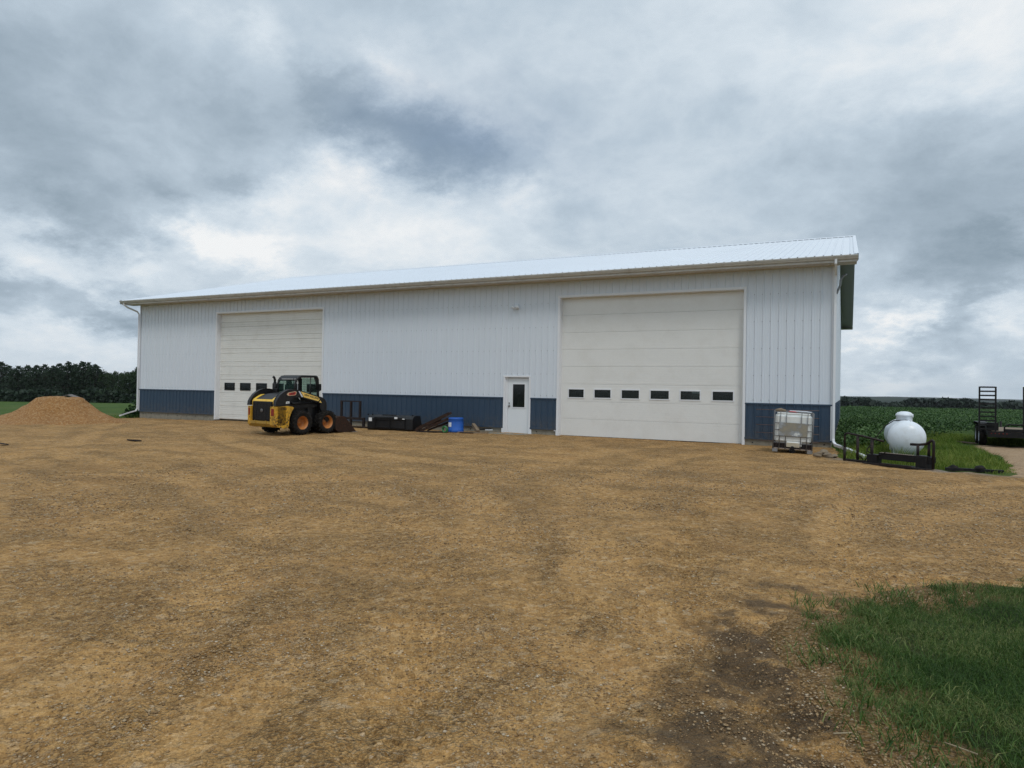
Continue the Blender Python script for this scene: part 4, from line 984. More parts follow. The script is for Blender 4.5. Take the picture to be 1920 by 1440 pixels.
# long rusty members leaning on the barrel
G_ = 'rusty steel bars leaning in a pile beside the blue barrel'
bars = [((-13.72, -1.22, .05), (-12.66, -.42, .70), .055, 'uppermost rusty bar of the leaning pile, with a pale worn end'),
        ((-13.62, -1.36, .04), (-12.72, -.58, .62), .05, 'rusty bar lying just under the uppermost one in the pile'),
        ((-13.35, -1.40, .04), (-12.60, -.62, .50), .045, 'shorter rusty bar at the right side of the leaning pile'),
        ((-13.85, -1.05, .04), (-13.0, -.55, .42), .045, 'dark bar at the left foot of the leaning pile'),
        ((-13.25, -1.10, .05), (-12.55, -.40, .42), .035, 'thin dark bar low in the pile next to the blue barrel')]
for p_, q_, r_, lb in bars:
    mb = MB(); mb.tube([p_, q_], r_, 4, sm=False)
    d_ = Vector(q_)-Vector(p_); mb.tube([Vector(p_)+d_*.04+Vector((0, 0, r_*.9)), Vector(p_)+d_*.93+Vector((0, 0, r_*.9))], r_*.55, 4, sm=False)
    tag(mb.build('steel_bar', 'rust'), lb, 'steel bar', G_)
mb = MB(); mb.tube([(-13.45, -1.52, .02), (-12.7, -1.25, .03), (-12.3, -1.2, .02)], .03, 6); tag(mb.build('steel_rod', 'darkrust'), 'dark rod lying flat on the gravel in front of the leaning bars', 'rod')
# blue barrel
bl = empty('plastic_barrel', (-12.22, -.82, .03), 0, 'bright blue plastic half barrel with a white paper label', 'barrel')
mb = MB(); mb.lathe([(.0001, .0), (.305, .0), (.315, .03), (.312, .10), (.305, .11), (.300, .35), (.292, .46), (.300, .47), (.300, .52), (.285, .53), (.275, .50), (.0001, .50)], (0, 0, 0), 'z', 36); mb.build('body', 'barrel', bl); bl.scale = (.9, .9, .97)
mb = MB()
for k_ in range(7):
    a0 = R(222+k_*6); a1 = R(222+(k_+1)*6); r_ = .309
    mb.add([(r_*math.cos(a0), r_*math.sin(a0), .20), (r_*math.cos(a1), r_*math.sin(a1), .20), ((r_-.003)*math.cos(a1), (r_-.003)*math.sin(a1), .36), ((r_-.003)*math.cos(a0), (r_-.003)*math.sin(a0), .36)], [(0, 1, 2, 3)])
mb.build('label_sheet', 'label', bl)
# coil of green hose/twine
mb = MB()
for k_ in range(7):
    rr_ = .075+.012*(k_ % 3); zz_ = .03+.03*(k_//2)
    mb.tube([(-12.42+rr_*math.cos(t1)*(1+.1*math.sin(3*t1+k_)), -1.26+zz_*.2+.03*math.sin(t1+k_), .13+rr_*math.sin(t1)*1.2) for t1 in np.linspace(0, 2*math.pi, 17)], .016, 6, False)
tag(mb.build('hose_coil', 'green'), 'small tangled coil of green hose at the foot of the blue barrel', 'hose')
# odds and ends to the right of the barrel
def plank(name, p_, q_, wd_, th_, mat, lb, cat, roll=0):
    p_, q_ = Vector(p_), Vector(q_); d_ = (q_-p_).normalized(); s2 = d_.cross(Vector((0, 0, 1))).normalized(); u2 = s2.cross(d_)
    s3 = s2*math.cos(roll)+u2*math.sin(roll); u3 = u2*math.cos(roll)-s2*math.sin(roll)
    V = [e_+s3*a_*wd_/2+u3*b_*th_/2 for e_ in (p_, q_) for a_, b_ in ((-1, -1), (1, -1), (1, 1), (-1, 1))]
    mb = MB().add(V, [(0, 1, 2, 3), (7, 6, 5, 4), (0, 4, 5, 1), (1, 5, 6, 2), (2, 6, 7, 3), (3, 7, 4, 0)])
    return tag(mb.build(name, mat), lb, cat)
plank('wooden_post', (-11.78, -.35, .30), (-11.42, -.62, .07), .12, .10, 'wood', 'short grey wooden post leaning on the concrete right of the blue barrel', 'post')
plank('plank', (-12.0, -1.05, .035), (-10.95, -.75, .04), .14, .05, 'wood', 'weathered plank lying on the gravel in front of the leaning post', 'plank')
plank('plank', (-11.85, -1.2, .03), (-11.4, -1.0, .03), .10, .05, 'rust', 'short rust-brown board beside the foot of the blue barrel', 'plank')
plank('steel_plate', (-11.5, -.42, .14), (-11.05, -.36, .16), .12, .05, 'black', 'small black steel plate resting at the concrete base left of the walk door', 'plate')
plank('white_strip', (-11.22, -.45, .13), (-10.95, -.42, .14), .05, .025, 'trim', 'short white strip lying by the concrete base left of the walk door', 'strip')
plank('dark_slat', (-17.12, -9.92, .05), (-16.62, -9.93, .055), .09, .03, 'darkrust', 'dark slat lying alone on open gravel in front of the left door', 'slat', .2)
plank('dark_slat', (-18.35, -12.4, .05), (-18.0, -12.45, .05), .07, .03, 'darkrust', 'small dark slat lying on open gravel at the far left', 'slat', .2)

# ------------------------------------------------------------------ caged tote tank and rods
tt = empty('tote_tank', (-.955, -1.95, .035), R(5), 'dirty white caged tote tank with a grey weathered plate on its front', 'tote tank')
tt.rotation_euler = (0, R(2.2), R(5)); w2, d2 = .475, .54
mb = MB(); mb.box(-w2+.02, w2-.02, -d2+.02, d2-.02, .26, 1.02, .06); mb.box(-.16, .22, -d2-.005, -d2+.3, .17, .30, .02); mb.box(-w2+.06, w2-.06, -d2+.06, d2-.06, 1.02, 1.055, .02); bo = mb.build('bottle', 'plastic', tt)
mb = MB(); mb.box(-.15, .17, -d2-.012, -d2-.006, .155, .27, .01); mb.build('sump_cover', 'plastic_dirty', tt)
mb = MB(); rr_ = .011
for zz_ in (.26, .44, .60, .78, 1.075):
    mb.tube([(-w2, -d2, zz_), (w2, -d2, zz_), (w2, d2, zz_), (-w2, d2, zz_), (-w2, -d2, zz_)], rr_, 6, False, False)
for xx in (-.475, -.33, -.18, .19, .34, .475):
    for yy in (-d2-.012, d2+.012): mb.tube([(xx, yy, .09), (xx, yy, 1.08)], rr_, 6)
for yy in (-.5, -.34, -.17, 0, .17, .34, .5):
    for xx in (-w2-.012, w2+.012): mb.tube([(xx, yy, .09), (xx, yy, 1.08)], rr_, 6)
for yy in (-.2, .2): mb.tube([(-w2, yy, 1.085), (w2, yy, 1.085)], .014, 6)
mb.build('cage', paint('dull_cage_steel', (.14, .145, .15), .5, .25, 8, dirt=(.10, .06, .04), dirt_amt=.5), tt)
mb = MB(); mb.box(-.345, .345, -d2-.030, -d2-.022, .445, .80); mb.build('plate', 'plaque', tt)
mb = MB(); mb.box(-.47, .47, -.5, .5, .10, .25, .02); mb.build('bottom_pan', 'darkrust', tt)
for xx in (-.43, .0, .43):
    for yy in (-.46, .46):
        mb = MB(); mb.box(xx-.07, xx+.07, yy-.07, yy+.07, 0.0, .095, .012); mb.build('pallet_foot', 'galv' if xx else 'black', tt)
mb = MB(); mb.box(-.49, .49, -.53, -.40, .095, .115); mb.box(-.49, .49, .40, .53, .095, .115); mb.build('pallet_runner', 'lightrust', tt)
mb = MB(); mb.lathe([(.030, -.03), (.052, -.03), (.055, .02), (.055, .08)], (.0, -d2-.03, .13), 'y', 16); mb.lathe([(.0001, -.02), (.031, -.02)], (.0, -d2-.03, .13), 'y', 16); mb.box(-.09, .09, -d2-.05, -d2-.03, .06, .075); mb.build('valve', 'black', tt)
mb = MB(); mb.lathe([(.0001, .045), (.10, .04), (.115, .03), (.115, 0)], (-.02, -.2, 1.06), 'z', 20); mb.build('lid', 'red', tt)
mb = MB(); mb.tube([(-.42, -.42, 1.12), (-.30, -.40, 1.13), (-.16, -.38, 1.115)], [.035, .055, .03], 9); o = mb.build('wood_block', 'wood'); o.matrix_world = Matrix.Translation((-.955, -1.95, .035)) @ Matrix.Rotation(R(5), 4, 'Z')
tag(o, 'small brown chunk of wood lying on top of the caged tote tank', 'wood')
mb = MB(); mb.tube([(.05, -.44, 1.105), (.30, -.42, 1.11), (.43, -.38, 1.10)], .015, 6); mb.tube([(-.1, .1, 1.10), (.35, .2, 1.10)], .015, 6); mb.build('top_bar', 'silver', tt)
M['rusty_rod_'] = paint('rusty_rod', (.13, .09, .08), .7, .3)
fr = empty('wire_panel', (-1.22, -.12, 0), 0, 'row of thin rusty rods running level along the wall behind the caged tote tank', 'wire panel')
for zz_ in (1.12, .895, .66, .425, .185):
    mb = MB(); mb.tube([(-.87, 0, zz_), (.0, -.01, zz_-.006), (.88, 0, zz_)], .010, 6); mb.build('rod', 'rusty_rod_', fr)
for xx in (-.25, .35):
    mb = MB(); mb.tube([(xx, .016, .03), (xx, .016, 1.13)], .009, 6); mb.build('stay', 'darkrust', fr)

# stones by the downspout
def rock(c_, s_, seed, lb, sq=(1, .8, .7)):
    r_ = np.random.default_rng(seed); import bmesh
    bm = bmesh.new(); bmesh.ops.create_icosphere(bm, subdivisions=3, radius=1)
    ph = r_.uniform(0, 6, 6)
    for v in bm.verts:
        k_ = 1+.16*math.sin(v.co.x*3+ph[0])*math.cos(v.co.y*2.5+ph[1])+.13*math.sin(v.co.z*4+ph[2]+v.co.x*2)+.05*math.sin(v.co.y*9+ph[3])
        for ax in r_.normal(size=(0, 3)): pass
        v.co = Vector((v.co.x*sq[0], v.co.y*sq[1], max(v.co.z*sq[2], -.45)))*k_*s_
    me = bpy.data.meshes.new('stone'); bm.to_mesh(me); bm.free(); me.materials.append(M['rock'])
    o = bpy.data.objects.new('stone', me); COL.objects.link(o); o.location = c_; o.rotation_euler = (0, 0, r_.uniform(0, 6)); return tag(o, lb, 'stone', 'stones piled beside the downspout')
rock((-.13, -2.95, .15), .12, 1, 'tan stone resting on top of the small pile by the downspout', (1, .75, .55))
rock((-.24, -3.08, .08), .10, 2, 'grey stone at the front left foot of the pile by the downspout')
rock((-.02, -3.12, .07), .11, 3, 'brown stone at the front middle foot of the pile by the downspout', (1.1, .8, .6))
rock((.12, -3.0, .06), .09, 4, 'low brown stone at the right end of the pile by the downspout', (1.3, .8, .5))
rock((-.32, -2.85, .05), .07, 5, 'smallest grey stone of the pile, between the tote tank and the others')
rock((-.12, -2.72, .08), .09, 6, 'dark stone at the back of the pile, nearest the concrete footing')

# ------------------------------------------------------------------ pipe bumper with guard rails
A_, B_ = Vector((.33, -3.72, 0)), Vector((1.95, -4.82, 0)); ang = math.atan2(B_.y-A_.y, B_.x-A_.x)
pb = empty('pipe_bumper', (A_.x, A_.y, .02), ang, 'black steel pipe bumper with curved guard rails lying before the white gas tank', 'bumper'); pb.scale = (1.075, 1, 1.03)
LN = (B_-A_).length
def PB(mb, n_, m_='darkrust'): return mb.build(n_, m_, pb)
mb = MB(); mb.tube([(.02, 0, .30), (.02, 0, .58), (.035, 0, .63), (.09, 0, .645), (.45, 0, .60), (.92, 0, .52)], .024, 10); PB(mb, 'guard_rail')
for u, zt in ((.02, .32), (.33, .60), (.66, .54)):
    mb = MB(); mb.tube([(u, 0, .0), (u, 0, zt)], .030 if u < .5 else .034, 10); PB(mb, 'post')
mb = MB(); mb.tube([(1.48, .02, .50), (1.66, .02, .505), (1.80, 0, .53), (1.90, -.03, .59), (1.94, -.04, .62), (1.97, -.04, .60), (1.975, -.04, .5), (1.96, -.03, .02)], .028, 10); PB(mb, 'guard_rail')
for u, zt in ((1.64, .50), (1.86, .55)):
    mb = MB(); mb.tube([(u, 0, .24), (u, 0, zt)], .028, 10); PB(mb, 'post')
mb = MB(); mb.tube([(0, 0, .03), (.35, -.02, .03), (.75, -.04, .035)], .028, 8); PB(mb, 'lower_pipe')
mb = MB(); mb.box(.86, 1.95, -.09, .10, .24, .27, .004); mb.box(.86, 1.95, -.09, -.07, .125, .24, .004); mb.box(.86, 1.95, .08, .10, .14, .24, .004); bm_ = PB(mb, 'beam', 'black')
mb = MB(); mb.box(.90, 1.60, -.093, -.06, .2705, .280, .002); PB(mb, 'worn_lip', 'lightrust')
for a_, b_ in ((.62, .84), (1.66, 1.88)):
    mb = MB(); mb.box(a_, b_, -.13, .08, .0, .285 if a_ > 1 else .22, .008); PB(mb, 'bracket', 'black')
mb = MB(); mb.box(.55, 1.90, -.20, .12, -.01, .03, .004); mb.box(.95, 1.62, -.23, -.205, .0, .055, .003); PB(mb, 'base_plate', 'darkrust')
mb = MB()
for k_ in range(3): mb.tube([(.33+.17*t1+.05*k_, -.03-.03*k_, .02+.25*abs(math.sin(t1*3.1+k_*.6))*(.5 if k_ else .35)) for t1 in np.linspace(0, 1.6, 22)], .008, 6)
mb.tube([(.62+.42*t1, -.12, .30-.10*math.sin(t1*3.14)) for t1 in np.linspace(0, 1, 14)], .009, 6)
PB(mb, 'wiring', 'rubber')
# ------------------------------------------------------------------ gas tank
gt = empty('gas_tank', (1.70, -1.92, .585), R(0), 'round white propane tank with a domed lid standing in grass by the field', 'gas tank')
rad, hl = .405, .95
prof = []
for i_ in range(11): a_ = math.pi/2*i_/10; prof.append((max(rad*math.sin(a_), 1e-4), -hl-.62*rad*math.cos(a_)))
prof += [(rad+.009, -hl+.005), (rad+.009, -hl+.02), (rad, -hl+.03), (rad, 0), (rad, hl-.02), (rad+.004, hl-.01)]
for i_ in range(11): a_ = math.pi/2*(10-i_)/10; prof.append((max(rad*math.sin(a_), 1e-4), hl+.62*rad*math.cos(a_)))
mb = MB(); mb.lathe(prof, (0, 0, 0), 'y', 56); mb.build('shell', 'tank', gt)
mb = MB(); mb.lathe([(.185, -.05), (.185, .11), (.198, .115), (.198, .135), (.188, .16), (.15, .20), (.08, .222), (.0001, .228)], (0, -.06, rad-.01), 'z', 32); mb.box(.17, .205, -.08, -.03, rad+.07, rad+.15, .004); mb.build('dome_lid', 'tank', gt)
mb = MB(); mb.box(.0, .06, -.30, -.265, rad-.02, rad+.01, .004); mb.tube([(.02, -.28, rad), (-.25, -.33, rad-.02), (-.45, -.45, rad-.16), (-.72, -.7, rad-.55), (-.85, -.8, rad-.75), (-.88, -.8, rad-1.1)], .013, 6); mb.build('hose', 'rubber', gt)
mb = MB(); mb.box(.07, .085, -hl+.0, -hl+.3, rad-.005, rad+.004); mb.build('nameplate', 'galv', gt)
for yy in (-.75, .75):
    mb = MB(); mb.box(-.28, .28, yy-.04, yy+.04, -.60, -.31, .005); mb.build('leg', 'tank', gt)
# ------------------------------------------------------------------ equipment trailer
tr = empty('equipment_trailer', (5.25, 3.8, 0.02), R(-3), 'black equipment trailer with two upright ladder ramps beside the field', 'trailer')
X_ = lambda v: v-5.25
def TR(mb, n_, m_='black', par=None): return mb.build(n_, m_, par or tr)
xa, xb = X_(4.36), X_(6.35)
mb = MB(); mb.box(xa, xb, 0, .10, .33, .50, .006); mb.box(xa, xa+.6, .0, .12, .503, .52, .002); tb = TR(mb, 'tail_beam')
for k_ in range(5):
    mb = MB(); mb.lathe([(.0001, -.012), (.014, -.010), (.016, 0)], (xa+.10+k_*.10, 0, .45), 'y', 8); TR(mb, 'marker_light', 'redlens', tb)
mb = MB()
for xx in (xa+.04, xb-.12): mb.box(xx, xx+.08, .1001, 3.6, .36, .49, .004)
for yy in (1.2, 2.4, 3.6): mb.box(xa+.1201, xb-.1201, yy, yy+.08, .36, .48)
TR(mb, 'frame')
mb = MB(); mb.box(xa+.125, xb-.125, .1, 3.68, .491, .53); TR(mb, 'deck', 'wood')
def ramp(x0_, x1_, lean):
    rp_ = empty('ramp', (x0_, .12, .50)); rp_.parent = tr; rp_.rotation_euler = (R(lean), 0, 0)
    W_ = x1_-x0_; hh = 1.42
    for u in (0, W_-.045):
        mb = MB(); mb.box(u, u+.045, -.03, .03, 0, hh, .003); TR(mb, 'side_rail', 'black', rp_)
    zz_ = .06
    while zz_ < hh:
        mb = MB(); mb.box(.0452, W_-.0452, -.025, .025, zz_, zz_+.045, .002); TR(mb, 'rung', 'black', rp_); zz_ += .132
ramp(X_(4.13), X_(4.60), -2); ramp(X_(5.27), X_(5.74), -2)
# side pipe rail
mb = MB(); mb.tube([(X_(4.80), .05, .50), (X_(4.80), .05, .66), (X_(4.90), .05, .74), (X_(5.4), .06, .735), (X_(6.4), .06, .73)], .024, 8); mb.box(X_(4.8), X_(6.4), .03, .08, .52, .60, .003); TR(mb, 'rear_rail')
for yy in (1.25, 2.05):
    wr = empty('wheel', (X_(4.34)-(yy-1.25)*.02, yy, .335)); wr.parent = tr
    mb = MB(); mb.lathe([(.20, -.085), (.25, -.105), (.31, -.10), (.335, -.075), (.338, 0), (.335, .075), (.31, .10), (.25, .105), (.20, .085)], (0, 0, 0), 'x', 32); TR(mb, 'tyre', 'rubber', wr)
    mb = MB(); mb.lathe([(.205, -.09), (.19, -.07), (.18, -.02), (.10, -.03), (.05, -.07), (.0001, -.075)], (0, 0, 0), 'x', 24); TR(mb, 'rim', 'silver', wr)
mb = MB(); mb.prism([(.78, .66), (.92, .76), (2.38, .76), (2.52, .66), (2.50, .65), (2.37, .745), (.93, .745), (.80, .65)], X_(4.20), X_(4.50), 'x'); mb.box(X_(4.36), X_(4.68), .30, .62, .52, .78, .01); TR(mb, 'fender')
mb = MB(); mb.prism([(-.5, 3.69), (xb-.3, 3.69), (.05, 5.0), (-.05, 5.0)], .36, .48, 'z'); mb.tube([(.0, 4.9, .0), (.0, 4.9, .7)], .04, 8); TR(mb, 'drawbar')
plank('plank', (3.80, 6.15, .05), (4.25, 5.35, .05), .12, .04, 'wood', 'grey plank lying in the grass left of the trailer wheels', 'plank')
# edging boards and debris by the guard
plank('edging_board', (2.3, -4.72, .05), (3.35, -4.62, .05), .07, .06, 'black', 'dark edging board along the grass to the right of the pipe bumper', 'board')
plank('edging_board', (3.75, -5.35, .05), (4.1, -5.5, .05), .06, .05, 'black', 'short dark board at the right edge, where the dirt track meets the gravel', 'board')
rock((2.45, -4.62, .06), .11, 12, 'black lump on the dark edging board nearest the pipe bumper').data.materials[0] = M['rubber']
rock((2.95, -4.60, .06), .12, 13, 'black lump on the dark edging board farther from the pipe bumper').data.materials[0] = M['rubber']
for o in bpy.data.objects:
    if o.get('category') == 'stone' and 'black lump' in o['label']: o['group'] = 'black lumps on the edging board'; o.name = 'rubber_lump'; o['category'] = 'lump'

# ------------------------------------------------------------------ vegetation
def blades(name, px, py, ln, wd_, lean, tint, mat, hz=None, segs=2):
    n = len(px); th = rng.uniform(0, 6.283, n); be = rng.uniform(0, 6.283, n)
    z0 = H(px, py)+(.0 if hz is None else hz)-.01
    cx_, sx_ = np.cos(th)*wd_/2, np.sin(th)*wd_/2; lx, ly = np.cos(be)*lean*ln, np.sin(be)*lean*ln
    V = np.zeros((n, 5, 3))
    V[:, 0] = np.stack([px-cx_, py-sx_, z0], 1); V[:, 1] = np.stack([px+cx_, py+sx_, z0], 1)
    V[:, 2] = np.stack([px-cx_*.8+lx*.35, py-sx_*.8+ly*.35, z0+ln*.6], 1); V[:, 3] = np.stack([px+cx_*.8+lx*.35, py+sx_*.8+ly*.35, z0+ln*.6], 1)
    V[:, 4] = np.stack([px+lx, py+ly, z0+ln*np.sqrt(np.clip(1-lean**2*.5, .2, 1))], 1)
    b = np.arange(n)*5
    F = np.concatenate([np.stack([b, b+1, b+3], 1), np.stack([b, b+3, b+2], 1), np.stack([b+2, b+3, b+4], 1)])
    return add_mesh(name, V.reshape(-1, 3), F, mat, False, attrs={'tint': np.repeat(tint, 5)})
# foreground lawn
n = 1150000; px = rng.uniform(.0, 8.3, n); py = rng.uniform(-20.6, -12.8, n)
sl = sdist(px, py, LAWN); dn = -sl-.30*fbm(px/.5, py/.5, 16, 4)
dd = np.hypot(px-CX, py-CY); vis = np.degrees(np.arctan2(px-CX, py-CY)) < 40
keep = (rng.random(n) < np.clip(.08+dn*1.9+.9*fbm(px/.16, py/.16, 47, 3), 0, 1)**1.3*(.35+.65*sstep(-.1, .2, fbm(px/.35, py/.35, 44, 3)+.05+.25*np.clip(dn, 0, 1)))) & (dn > -.10) & vis & (rng.random(n) < np.clip(6/dd, .35, 1))
px, py, dn = px[keep], py[keep], dn[keep]; n = len(px)
edge_t = np.exp(-(dn/.35)**2)
ln = rng.uniform(.020, .056, n)*(1+.7*edge_t*rng.random(n))*(1+.5*vn(px/.3, py/.3, 45)); tint = np.clip(.38+.5*vn(px/.5, py/.5, 46)+.22*rng.standard_normal(n), 0, 1)
tag(blades('lawn_grass', px, py, ln, rng.uniform(.0022, .0042, n), rng.uniform(.4, 1.5, n), tint, 'lawn', .030), kind='stuff')
# broad-bladed tufts along the lawn's edge
cs = [(.28, -17.6), (.40, -17.3), (.55, -17.75), (.35, -17.0), (.62, -18.55), (.8, -18.8), (.75, -18.3), (.50, -17.1), (.9, -17.9), (.62, -16.6), (.45, -16.3), (1.0, -18.5), (.70, -19.05), (.86, -19.0), (.48, -18.25), (.15, -16.45), (.75, -15.85), (1.15, -15.45)]
PX_, PY_ = [], []
for (a_, b_) in cs:
    m_ = int(rng.integers(50, 150)); PX_.append(a_+rng.normal(0, .10, m_)); PY_.append(b_+rng.normal(0, .10, m_))
px, py = np.concatenate(PX_), np.concatenate(PY_); n = len(px)
tag(blades('edge_tufts', px, py, rng.uniform(.04, .11, n), rng.uniform(.004, .008, n), rng.uniform(.5, 1.4, n), np.clip(.5+.25*rng.standard_normal(n), 0, 1), 'lawn', .030), kind='stuff')
# straws on the bare soil
for k_, (a_, b_, c_, d_) in enumerate(((.80, -18.45, 1.0, -18.52), (.86, -19.02, .90, -19.2), (.35, -18.6, .48, -18.5))):
    plank('straw', (a_, b_, .05), (a_+(c_-a_)*.6, b_+(d_-b_)*.6, .045), .006, .004, 'twig', ('pale straw lying on bare soil at the lawn edge', 'short pale stick among grass tufts at the bottom edge', 'thin dry stem on the dark soil left of the lawn')[k_], 'straw')
# rough grass between the shed corner, the tank and the track
TONG = [(.15, -1.0), (.3, -3.3), (1.0, -3.95), (2.2, -4.55), (3.3, -4.75), (3.75, -4.1), (3.9, -2.6), (3.9, -.8), (3.95, 1.2), (3.6, 3.3), (3.9, 5.6), (9, 6.5), (14, 7.2), (14, 10), (2, 9.5), (1.4, 3), (.15, 2)]
n = 170000; px = rng.uniform(.1, 14, n); py = rng.uniform(-5.2, 10.5, n)
sd_ = sdist(px, py, TONG)+.3*fbm(px/.6, py/.6, 55, 3); keep = (sd_ < 0) & (rng.random(n) < np.clip(-sd_*3+.2, 0, 1)*np.where(px < 6, 1, .5)); px, py, sd_ = px[keep], py[keep], sd_[keep]; n = len(px)
ln = rng.uniform(.08, .24, n)*(.7+.9*np.clip(vn(px/.8, py/.8, 56)+.5, 0, 1))*np.clip(-sd_*2+.35, .3, 1)*np.where(py < -3.2, .75, 1)
tag(blades('rough_grass', px, py, ln, rng.uniform(.008, .018, n), rng.uniform(.2, .9, n), np.clip(.45+.6*vn(px/.9, py/.9, 57)+.2*rng.standard_normal(n), 0, 1), 'tall', .0), kind='stuff')
# tall weeds in front of the tank
n = 260; px = rng.uniform(1.0, 2.3, n); py = rng.normal(-3.55, .16, n)
tag(blades('tall_weeds', px, py, rng.uniform(.2, .5, n)*np.exp(-((px-1.55)/.6)**2), rng.uniform(.008, .015, n), rng.uniform(.05, .5, n), rng.random(n)*.8, 'tall', .0), kind='stuff')
# soybean field
def leaves(name, n, fx, mat, smin, smax, zfun, tint_b=.4, parent=None, flat=.6, bright=True):
    px, py = fx(n); n = len(px); d = np.hypot(px-CX, py-CY)
    s = rng.uniform(smin, smax, n)*np.clip(d/45, 1, 4.0); z0 = H(px, py)+zfun(px, py, n)
    nr = rng.standard_normal((n, 3))*np.array([flat, flat, .25])+np.array([0, 0, .8]); nr /= np.linalg.norm(nr, axis=1)[:, None]
    u = np.cross(nr, rng.standard_normal((n, 3))); u /= np.linalg.norm(u, axis=1)[:, None]; v = np.cross(nr, u)
    c = np.stack([px, py, z0], 1)
    P = [u*.6, v*.42+u*.1-nr*.08, -u*.45, -v*.42+u*.1-nr*.08]
    V = np.stack([c+p*s[:, None] for p in P], 1).reshape(-1, 3); F = (np.arange(n)[:, None]*4+np.arange(4)[None]).astype(int)
    tint = np.clip(tint_b+.22*rng.standard_normal(n)+.35*vn(px/7, py/7, 66)+.0*z0, 0, 1)
    return add_mesh(name, V, F, mat, False, attrs={'tint': np.repeat(tint, 4)}, parent=parent)
def soyf(n):
    a = rng.uniform(R(-7), R(30), n); d = 19.5*np.exp(rng.random(n)*math.log(200/19.5)); px = CX+np.sin(a)*d; py = CY+np.cos(a)*d
    yb = np.where(px < 1.0, -1.4, np.where(px < 2.3, -1.4+(px-1.0)*3.2, 2.8+(px-2.3)*3.6)); yb = np.minimum(yb, 9.5)+.5*fbm(px, py, 67, 2)
    row = np.abs(((px*.97+py*.24)/.76) % 1-.5)
    k = ((px > .05) & (py > 1.0) | (px > .25) | (py > 23.5)) & (py > yb) & (rng.random(n) < np.where(d < 60, np.clip(.25+row*2, 0, 1), 1))
    return px[k], py[k]
sy_ = leaves('soybean_field', 420000, soyf, 'soy', .05, .095, lambda x, y, n: (.15+.42*rng.random(n)**.5)*np.clip((x-.1)/.5, .6, 1)+.09*fbm(x/1.5, y/1.5, 68, 2)*2)
tag(sy_, kind='stuff')
# low dark plants at the shed's left corner
def cornf(n): return rng.uniform(-32.3, -30.9, n), rng.uniform(.3, 7, n)
o = leaves('leafy_weeds', 5200, cornf, 'soy', .10, .2, lambda x, y, n: rng.random(n)*np.clip((x+32.6)/1.3, .25, 1)*1.15, .12, flat=1.2)
tag(o, kind='stuff')
n = 26000; px = rng.uniform(-48, -30.8, n); py = rng.uniform(-14, 3, n); sd_ = sdist(px, py, YARD); k = (sd_ > -.1) & (sd_ < 3.2) & (rng.random(n) < np.exp(-sd_/1.2)); px, py = px[k], py[k]; n = len(px)
tag(blades('verge_grass', px, py, rng.uniform(.08, .28, n), rng.uniform(.012, .022, n), rng.uniform(.2, .9, n), np.clip(.3+.25*rng.standard_normal(n), 0, 1), 'tall', .0), kind='stuff')

# trees
def tree_parts(kind, seed, hgt, wid):
    r_ = np.random.default_rng(seed); Vs, T = [], []
    if kind == 'pine':
        for k_ in range(230):
            t = r_.random()**.8; zc = hgt*(.10+.90*t); rad_ = wid*(1-t**4.0)*.55*r_.uniform(.55, 1.1)+.12; a = r_.uniform(0, 6.28)
            m_ = int(12+20*(1-t)); q = r_.random(m_)**.6
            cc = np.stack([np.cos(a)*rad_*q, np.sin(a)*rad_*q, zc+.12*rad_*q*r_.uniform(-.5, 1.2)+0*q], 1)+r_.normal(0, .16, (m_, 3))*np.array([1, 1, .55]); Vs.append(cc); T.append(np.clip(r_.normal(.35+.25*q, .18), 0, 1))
    else:
        for k_ in range(95):
            t = r_.random(); zc = hgt*(.22+.70*t); rr = wid*.5*math.sqrt(max(0, 1-((t-.42)/.62)**2))*r_.random()**.4; a = r_.uniform(0, 6.28); m_ = 42; cs_ = r_.uniform(.35, .85)
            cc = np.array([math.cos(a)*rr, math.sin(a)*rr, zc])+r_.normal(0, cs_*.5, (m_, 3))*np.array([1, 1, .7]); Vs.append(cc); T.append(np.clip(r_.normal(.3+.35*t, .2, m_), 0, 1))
    c = np.concatenate(Vs); tn = np.concatenate(T); n = len(c); s = r_.uniform(.16, .34, n)
    nr = r_.standard_normal((n, 3)); nr /= np.linalg.norm(nr, axis=1)[:, None]; u = np.cross(nr, r_.standard_normal((n, 3))); u /= np.linalg.norm(u, axis=1)[:, None]; v = np.cross(nr, u)
    V = np.stack([c+(u*.6)*s[:, None], c+(v*.45)*s[:, None], c-(u*.6)*s[:, None], c-(v*.45)*s[:, None]], 1).reshape(-1, 3)
    return V, (np.arange(n)[:, None]*4+np.arange(4)[None]).astype(int), np.repeat(tn, 4)
def make_tree(kind, seed, hgt, wid):
    t = empty(kind+'_tree' if kind == 'pine' else 'broadleaf_tree')
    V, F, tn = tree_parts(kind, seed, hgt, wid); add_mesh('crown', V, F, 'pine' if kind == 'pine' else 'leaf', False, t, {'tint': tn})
    mb = MB(); mb.tube([(0, 0, -.4), (.05, 0, hgt*.4), (0, .05, hgt*.92)], [.2, .13, .03], 7)
    r_ = random.Random(seed)
    for k_ in range(12):
        z1 = hgt*r_.uniform(.2, .75); a = r_.uniform(0, 6.28); L_ = wid*.36; mb.tube([(0, 0, z1), (math.cos(a)*L_*.5, math.sin(a)*L_*.5, z1+L_*.3), (math.cos(a)*L_, math.sin(a)*L_, z1+L_*(.1 if kind == 'pine' else .7))], [.07, .045, .015], 5)
    mb.build('trunk', 'bark', t); return t
def at_px(px, depth, extra=0):     # ground point seen in the given direction
    l = (px-960)/1287*depth; return CX+fw.x*depth+rt.x*l, CY+fw.y*depth+rt.y*l
def place(o, px, depth, sc, rz, label, cat, group):
    x_, y_ = at_px(px, depth); o.location = (x_, y_, float(H(x_, y_))-.2); o.rotation_euler = (0, 0, rz); o.scale = sc
    return tag(o, label, cat, group)
